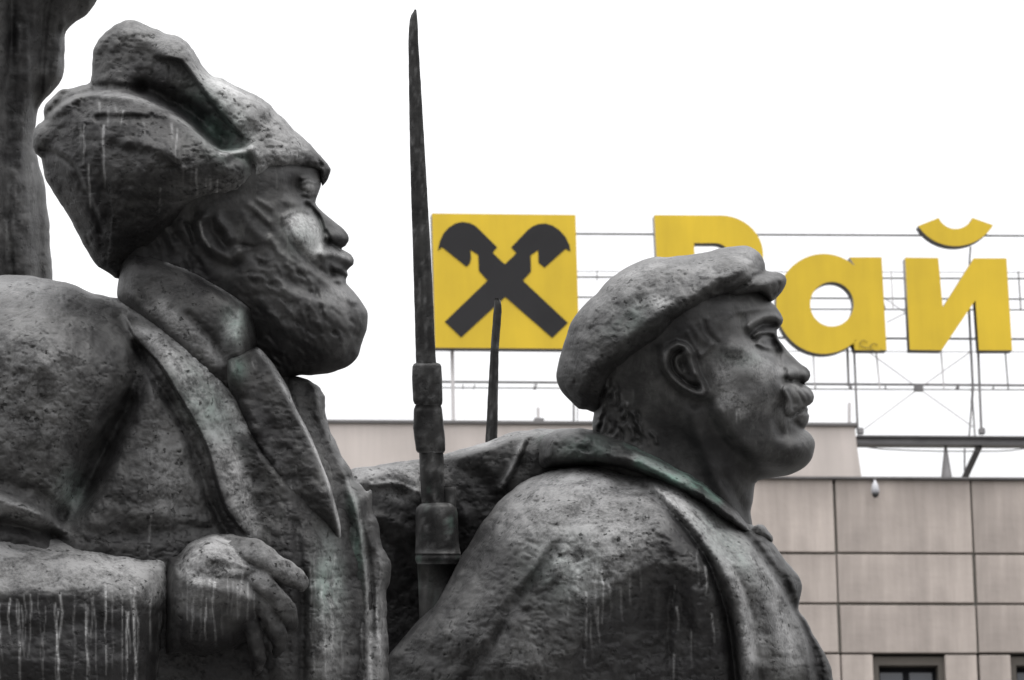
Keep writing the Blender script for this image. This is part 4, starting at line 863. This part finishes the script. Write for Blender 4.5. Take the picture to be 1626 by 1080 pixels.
# coat
shR = [(612,1110),(616,1060),(618,1040),(636,1018),(657,994),(672,978),(688,963),(700,945),(712,920),(731,885),(747,859),(762,835),(777,815),(793,797),(811,780),(832,765),(855,754),(879,745),(904,740),(929,738),(960,740),(1005,748),(1060,745),(1120,770),(1164,815),(1200,836),(1215,845),(1226,860),(1238,878),(1251,895),(1262,909),(1269,918),(1273,930),(1271,948),(1268,967),(1279,985),(1289,1002),(1300,1020),(1312,1042),(1324,1080),(1345,1200),(1370,1720),(560,1720),(590,1300)]
T_w = [(640,1060,90),(700,1000,160),(760,900,190),(850,820,220),(929,780,205),(1000,790,215),(900,900,262),(1000,900,268),(850,1050,265),(1000,1050,250),(1080,1000,235),(1100,880,240),(1150,1050,215),(1150,850,190),(1200,900,175),(1240,980,135),(1230,1060,160),(1260,930,80),(1290,1040,70),(1000,1700,260),(700,1500,200),(1300,1600,120)]
gk = [CL([(1030,778),(1050,798),(1067,818),(1094,849),(1122,890),(1141,932),(1150,962),(1157,991),(1163,1030),(1168,1080),(1172,1150)][::-1], 0.1, 3, 30),
      CL([(1030,778),(1050,798),(1067,818),(1094,849),(1122,890),(1141,932),(1150,962),(1157,991),(1163,1030),(1168,1080),(1172,1150)], -0.1, 3, 30),
      ST([(1025,775),(1067,816),(1094,847),(1122,889),(1141,932),(1157,991),(1168,1080),(1174,1160)], (7,11), (-22,-44)), ST([(1040,775),(1080,810),(1110,845),(1140,885),(1165,935),(1182,1000),(1190,1080)], 13, 18),
      ST([(1015,790),(1050,835),(1075,880),(1095,930),(1110,990)], 14, 10),
      CL([(1289,1090),(1281,1022),(1258,971),(1234,928),(1211,897),(1192,862),(1166,838)][::-1], 24, 3.0, 40), ST([(1172,838),(1200,866),(1220,895),(1245,930),(1268,975),(1292,1030),(1302,1080)], 8, -16),
      ST([(1166,905),(1180,935),(1190,960),(1199,1010),(1207,1080)], 6, -11), ST([(1190,900),(1212,950),(1232,1010),(1245,1080)], 15, 9), ST([(1195,850),(1225,880),(1250,915),(1262,945)], 8, 10), ST([(1215,862),(1240,900),(1256,940)], 5, -8),
      ST([(975,780),(949,796),(925,812),(902,835),(871,882),(840,928),(809,971),(790,1010),(778,1040)], (7,11), (-5,-12)), ST([(890,850),(868,868),(850,900),(825,930)], 7, 7), ST([(800,1000),(770,1030),(740,1080)], 12, -8),
      CL([(905,1080),(925,1010),(960,960),(1000,925),(1040,905),(1085,905),(1120,930)][::-1], 12, 10, 60), BL(1030,990,70,70,-24), BL(850,1060,50,40,8), ST([(700,1000),(760,1020),(800,1060)], 14, 6), ST([(650,1030),(720,1050),(780,1080)], 12, -5), BL(960,850,60,40,6), ST([(860,790),(830,830),(800,880)], 16, 5), ST([(1065,940),(1060,1000),(1066,1080)], 7, -8), ST([(1045,940),(1040,1010)], 8, 7),
      BL(940,940,14,12,-7), BL(985,955,10,14,-7), BL(880,980,12,10,-6), BL(825,1060,16,10,8)]
for i in range(190):
    x = rs.uniform(650, 1130); y = rs.uniform(750, 1080); a_ = rs.uniform(-1.2, .6); l_ = rs.uniform(4, 16)
    gk.append(ST([(x, y), (x+l_*math.cos(a_), y+l_*math.sin(a_))], rs.uniform(2.2, 5), rs.choice([-1, -1, 1])*rs.uniform(1, 3.6)))
gp = [PA([(800,800),(860,757),(929,742),(1000,752),(1040,785),(1060,830),(1020,880),(980,930),(930,940),(870,900),(820,870),(790,840)], .34, 18, 'pale'), BL(930,760,80,22,.3,0,'pale'), BL(960,860,60,60,.2,0,'pale'), ST([(1050,780),(1085,812),(1125,850),(1160,900),(1185,960),(1200,1040)], 15, .45, 'pale'), ST([(1075,790),(1130,830),(1175,870),(1215,920),(1240,980),(1258,1040)], 18, .42, 'pale'), ST([(1180,1000),(1186,1080)], 9, .4, 'pale'),
      BL(750,980,70,60,.14,-.8,'pale'), BL(840,1040,40,40,.3,0,'pale'), BL(900,930,40,40,.2,0,'pale'), BL(1150,860,60,20,.25,.8,'green'), BL(900,900,60,50,.15,0,'green'), BL(1235,1010,14,20,.5,0,'dark'), BL(1220,985,14,26,.4,0,'dark'),
      PA([(905,1110),(925,1020),(960,975),(1000,940),(1040,912),(1090,915),(1130,960),(1140,1110)], .8, 14, 'dark'), ST([(1030,790),(1094,852),(1141,940),(1160,1010),(1166,1090)], 7, .9, 'dark'), ST([(1180,842),(1222,895),(1270,975),(1300,1060)], 8, .8, 'dark'), ST([(1205,850),(1240,890),(1262,930)], 10, .55, 'dark'), ST([(950,800),(902,838),(871,885),(840,930),(790,1010)], 8, .5, 'dark')]  # shade painted below the shoulder overhang and along the fold creases
gp += drips([(940,890,960),(946,900,1000),(955,905,990),(962,880,950),(975,880,930),(985,930,985),(930,940,1060),(936,960,1050),(928,975,1035),(950,965,1020),(1000,910,960),(905,950,980),(1072,930,960),(1075,965,1000),(1070,1040,1080),(1098,1000,1060),(968,930,980),(918,905,960),(1108,870,930),(1120,900,945),(1015,900,940),(1130,975,1020)], 1.7, .7, 55)
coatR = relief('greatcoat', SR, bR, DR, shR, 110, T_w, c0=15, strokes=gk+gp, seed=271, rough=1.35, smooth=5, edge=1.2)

# rolled collar
rc = [(860,742),(856,720),(862,696),(880,684),(898,681),(920,681),(941,684),(962,689),(984,696),(1006,706),(1029,718),(1048,727),(1067,737),(1087,747),(1105,757),(1121,767),(1136,780),(1155,795),(1172,812),(1184,828),(1192,838),(1204,832),(1212,833),(1220,843),(1227,852),(1226,862),(1215,860),(1195,855),(1164,838),(1138,822),(1110,802),(1082,787),(1056,774),(1030,762),(1005,752),(960,742),(900,742)]
T_q = [(870,710,60),(930,715,110),(1000,730,150),(1060,755,165),(1120,790,165),(1170,825,150),(1215,850,90)]
qk = [ST([(900,720),(960,725),(1020,745),(1080,775),(1140,812)], 10, 5), ST([(940,700),(1000,718),(1060,748),(1110,778)], 5, -4), ST([(880,700),(870,725)], 7, 5), ST([(1186,838),(1200,842),(1222,856)], 5, -8)]
for i in range(60):
    t = rs.uniform(0, 1); x = 880+t*290; y = 700+t*t*110+rs.uniform(-8, 34)
    qk.append(BL(x, y, rs.uniform(3, 8), rs.uniform(2, 5), rs.choice([-1, 1])*rs.uniform(2, 5), rs.uniform(0, 1.2)))
qp = [ST([(1000,706),(1040,727),(1080,748),(1115,770),(1140,792)], 9, .5, 'green'), ST([(1015,735),(1060,757),(1100,775)], 8, .75, 'green'), ST([(1010,725),(1050,745),(1090,765)], 7, .45, 'pale'), BL(930,710,40,20,.2,0,'green'), BL(1120,795,40,10,.5,.6,'dark'), BL(1190,838,30,10,.4,.5,'dark')]
relief('coat_collar', SR, bR, DR, rc, 22, T_q, c0=10, strokes=qk+qp, seed=291, rough=1.2, smooth=2, edge=1.2)

# ================================================================== RIFLES WITH BAYONETS
def rifle(label, D, stations, base_px, extra=None):
    """stations: (y, x_left, x_right, depth_ratio, sides_flat) from the tip down; one part per run"""
    b_ = unproj(np.array([base_px[0]]), np.array([base_px[1]]), np.array([-30.0]), D)[0]
    R_ = empty('bayonet_rifle', b_); tag(R_, label, 'rifle', 'rifles standing with fixed bayonets')
    for nm, st_, n, fl in stations:
        V = []; F = []; k = 0
        for (y, xl, xr) in st_:
            cxx = (xl+xr)/2; rx = (xr-xl)/2
            for i in range(n):
                th = 2*math.pi*(i+.5)/n; c_, s_ = math.cos(th), math.sin(th)
                if fl == 'blade':        # flattened lozenge with a fuller
                    e = 1.0; rr = (abs(c_)**1.3+abs(s_)**1.3)**(-1/1.3); dz = rx*0.62*rr*s_; dx = rx*rr*c_
                    if s_ > 0.4 and -0.05 < c_ < 0.5: dz -= rx*0.17
                elif fl == 'box': rr = (abs(c_)**5+abs(s_)**5)**(-0.2); dx = rx*rr*c_; dz = rx*.9*rr*s_
                else: dx = rx*c_; dz = rx*s_
                V.append((cxx+dx+0.25*fbm(np.array(y/12.0), np.array(0.3), 5), y, 6+dz))
        V = np.array([[float(a) for a in v] for v in V]); m = len(st_)
        i, jx = np.meshgrid(np.arange(m-1), np.arange(n), indexing='ij'); j2 = (jx+1) % n
        F = np.stack([i*n+jx, (i+1)*n+jx, (i+1)*n+j2, i*n+j2], -1).reshape(-1, 4); F2 = []
        for rr_, flip in ((0, False), (m-1, True)):
            for h_ in range(0, n//2-1):
                qd = [rr_*n+h_, rr_*n+h_+1, rr_*n+n-2-h_, rr_*n+n-1-h_]; F2.append(qd if flip else qd[::-1])
        F = np.concatenate([F, np.array(F2)])
        VW = unproj(V[:,0], V[:,1], V[:,2], D)
        pl = np.clip(fbm(V[:,0]/5, V[:,1]/14, 90)*.25-.05, 0, 1)
        gr = np.clip(fbm(V[:,0]/6, V[:,1]/12, 95)*.6-.4, 0, 1)*(V[:,1] > 760)
        mesh_from(nm, VW, F, R_, b_, M['bronze_gun'], {'pale': pl, 'green': gr, 'dark': pl*0})
    return R_
def lerp_st(rows, step=5):
    o_ = []
    for a, b in zip(rows[:-1], rows[1:]):
        k = max(1, int(abs(b[0]-a[0])/step))
        for i in range(k): t = i/k; o_.append(tuple(a[j]*(1-t)+b[j]*t for j in range(3)))
    o_.append(rows[-1]); return o_
DG = 15.75
rifle('tall bayonet rifle standing between the two bronze soldiers, its tip high above them', DG, [
    ('blade', lerp_st([(15,658,661),(18,656.5,661.5),(24,652.5,662.5),(32,650,663.2),(45,648.5,664),(70,648,665.2),(150,648.6,670),(230,650,675),(300,651.5,679),(410,655,685.5),(450,656,687.5),(540,658.5,691.5),(582,659.5,694)]), 20, 'blade'),
    ('bayonet_socket', lerp_st([(576,661,694),(578,657,699),(582,655,701),(600,654,702),(636,656,703),(641,658,702.5),(645,663,700)]), 24, 'box'),
    ('fore_guide', lerp_st([(643,660,700),(650,657,702),(680,656,705),(696,658,707),(715,660.5,707),(719,663,705)]), 22, 'box'),
    ('barrel', lerp_st([(715,665,704),(760,667,706),(800,669.5,708),(830,670,708)]), 24, 'round'),
    ('front_sight', lerp_st([(772,704,722),(774,703,724),(800,703,724.5),(812,703,724)]), 12, 'box'),
    ('muzzle_cap', lerp_st([(798,676,712),(800,668,719),(806,661,725),(815,659.5,727),(850,659.5,728.5),(870,659.5,730),(879,659,732)]), 26, 'round'),
    ('cap_ring', lerp_st([(878,661,731),(884,659,735),(890,659,735),(896,662,730)]), 26, 'round'),
    ('fore_end', lerp_st([(894,662,728),(930,664,724),(1000,666,726),(1200,672,735),(1500,680,750),(1650,680,760)], 30), 24, 'round'),
], (720.0, 1700.0))
rifle('short bayonet in front of the yellow sign board, its rifle hidden behind the coat', DG+.9, [
    ('blade', lerp_st([(473.5,786,792),(478,784.5,795.5),(485,784,796.5),(495,783,797),(556,778.5,792.5),(620,774.5,791.5),(660,772.5,791),(700,770,790.5),(760,768,790)]), 20, 'blade'),
    ('barrel', lerp_st([(755,762,796),(900,766,800),(1200,774,812),(1650,790,830)], 30), 20, 'round'),
], (790.0, 1700.0))

# ================================================================== TALL ROBED FIGURE
DT = 19.5
bT = place(-40, DT)
ST_ = empty('robed_statue', bT); tag(ST_, 'tall dark bronze figure in a draped robe behind the fur hat, leftmost', 'statue', 'bronze statues of the monument')
rob = [(154,0),(150,8),(145,15),(133,26),(122,34),(112,42),(105,50),(103,60),(103,76),(102,96),(100,118),(93,133),(82,147),(70,160),(61,173),(58,185),(57,198),(54,215),(55,235),(60,250),(63,263),(68,282),(72,305),(76,335),(79,362),(80,390),(82,420),(84,460),(92,600),(110,1000),(130,1900),(-420,1900),(-380,900),(-340,300),(-330,-60),(-280,-330),(-190,-480),(-90,-560),(60,-540),(190,-440),(270,-330),(300,-240),(262,-150),(205,-60),(170,-20)]
tk = [CL([(60,180),(66,150),(70,110),(72,60),(80,0),(90,-60)], 22, 5, 40), ST([(60,170),(72,120),(74,60),(84,0)], 9, -16), ST([(50,-40),(45,60),(40,160),(36,260),(40,380),(46,480)], 14, 10), ST([(20,-40),(16,80),(14,200),(10,330),(14,450)], 10, -12), ST([(60,250),(62,330),(64,440)], 7, -7), ST([(110,40),(95,80),(88,120)], 8, 9), ST([(125,10),(110,30)], 8, -7), ST([(-10,-40),(-12,120),(-20,300)], 14, 10)]
tp = drips([(20,0,60),(32,40,90),(12,120,180),(40,150,220),(52,260,330),(26,300,380),(8,350,420),(60,330,400),(46,90,130)], 2.0, .3, 66)+[BL(30,320,40,60,.1,0,'pale'), BL(95,90,14,60,.6,0,'dark')]
def tr_ribs(X, Y): return 3.0*fbm(X/9.0, Y/70.0, 301, 3)
relief('robe', ST_, bT, DT, rob, 90, [(50,0,100),(0,200,130),(60,300,110),(100,60,60),(-200,300,200),(-100,-300,160),(0,1800,200)], strokes=tk+tp, seed=311, rough=1.0, smooth=3, edge=1.2, step=3.0, ribs=tr_ribs)

# ================================================================== PLINTH
def gp_(px, D): return unproj(np.array([float(px)]), np.array([1640.0]), np.array([0.0]), D)[0]
pA = gp_(-350, 15.0); pB = gp_(1500, 15.75); ztop = min(pA[2], pB[2])-0.02
pl = empty('stone_plinth', ((pA[0]+pB[0])/2, 17.0, 0.0)); tag(pl, 'grey granite plinth under the bronze statues, below the picture', 'plinth')
hw = (pB[0]-pA[0])/2+.3
MB().box(-hw, hw, -3.3, 4.2, 0.0, 0.35).build('step', M['granite'], pl, bevel=.02)
MB().box(-hw+.25, hw-.25, -3.0, 3.9, 0.35, ztop-.15).build('plinth_body', M['granite'], pl, bevel=.02)
MB().box(-hw+.12, hw-.12, -3.12, 4.05, ztop-.15, ztop).build('cap_stone', M['granite'], pl, bevel=.02)
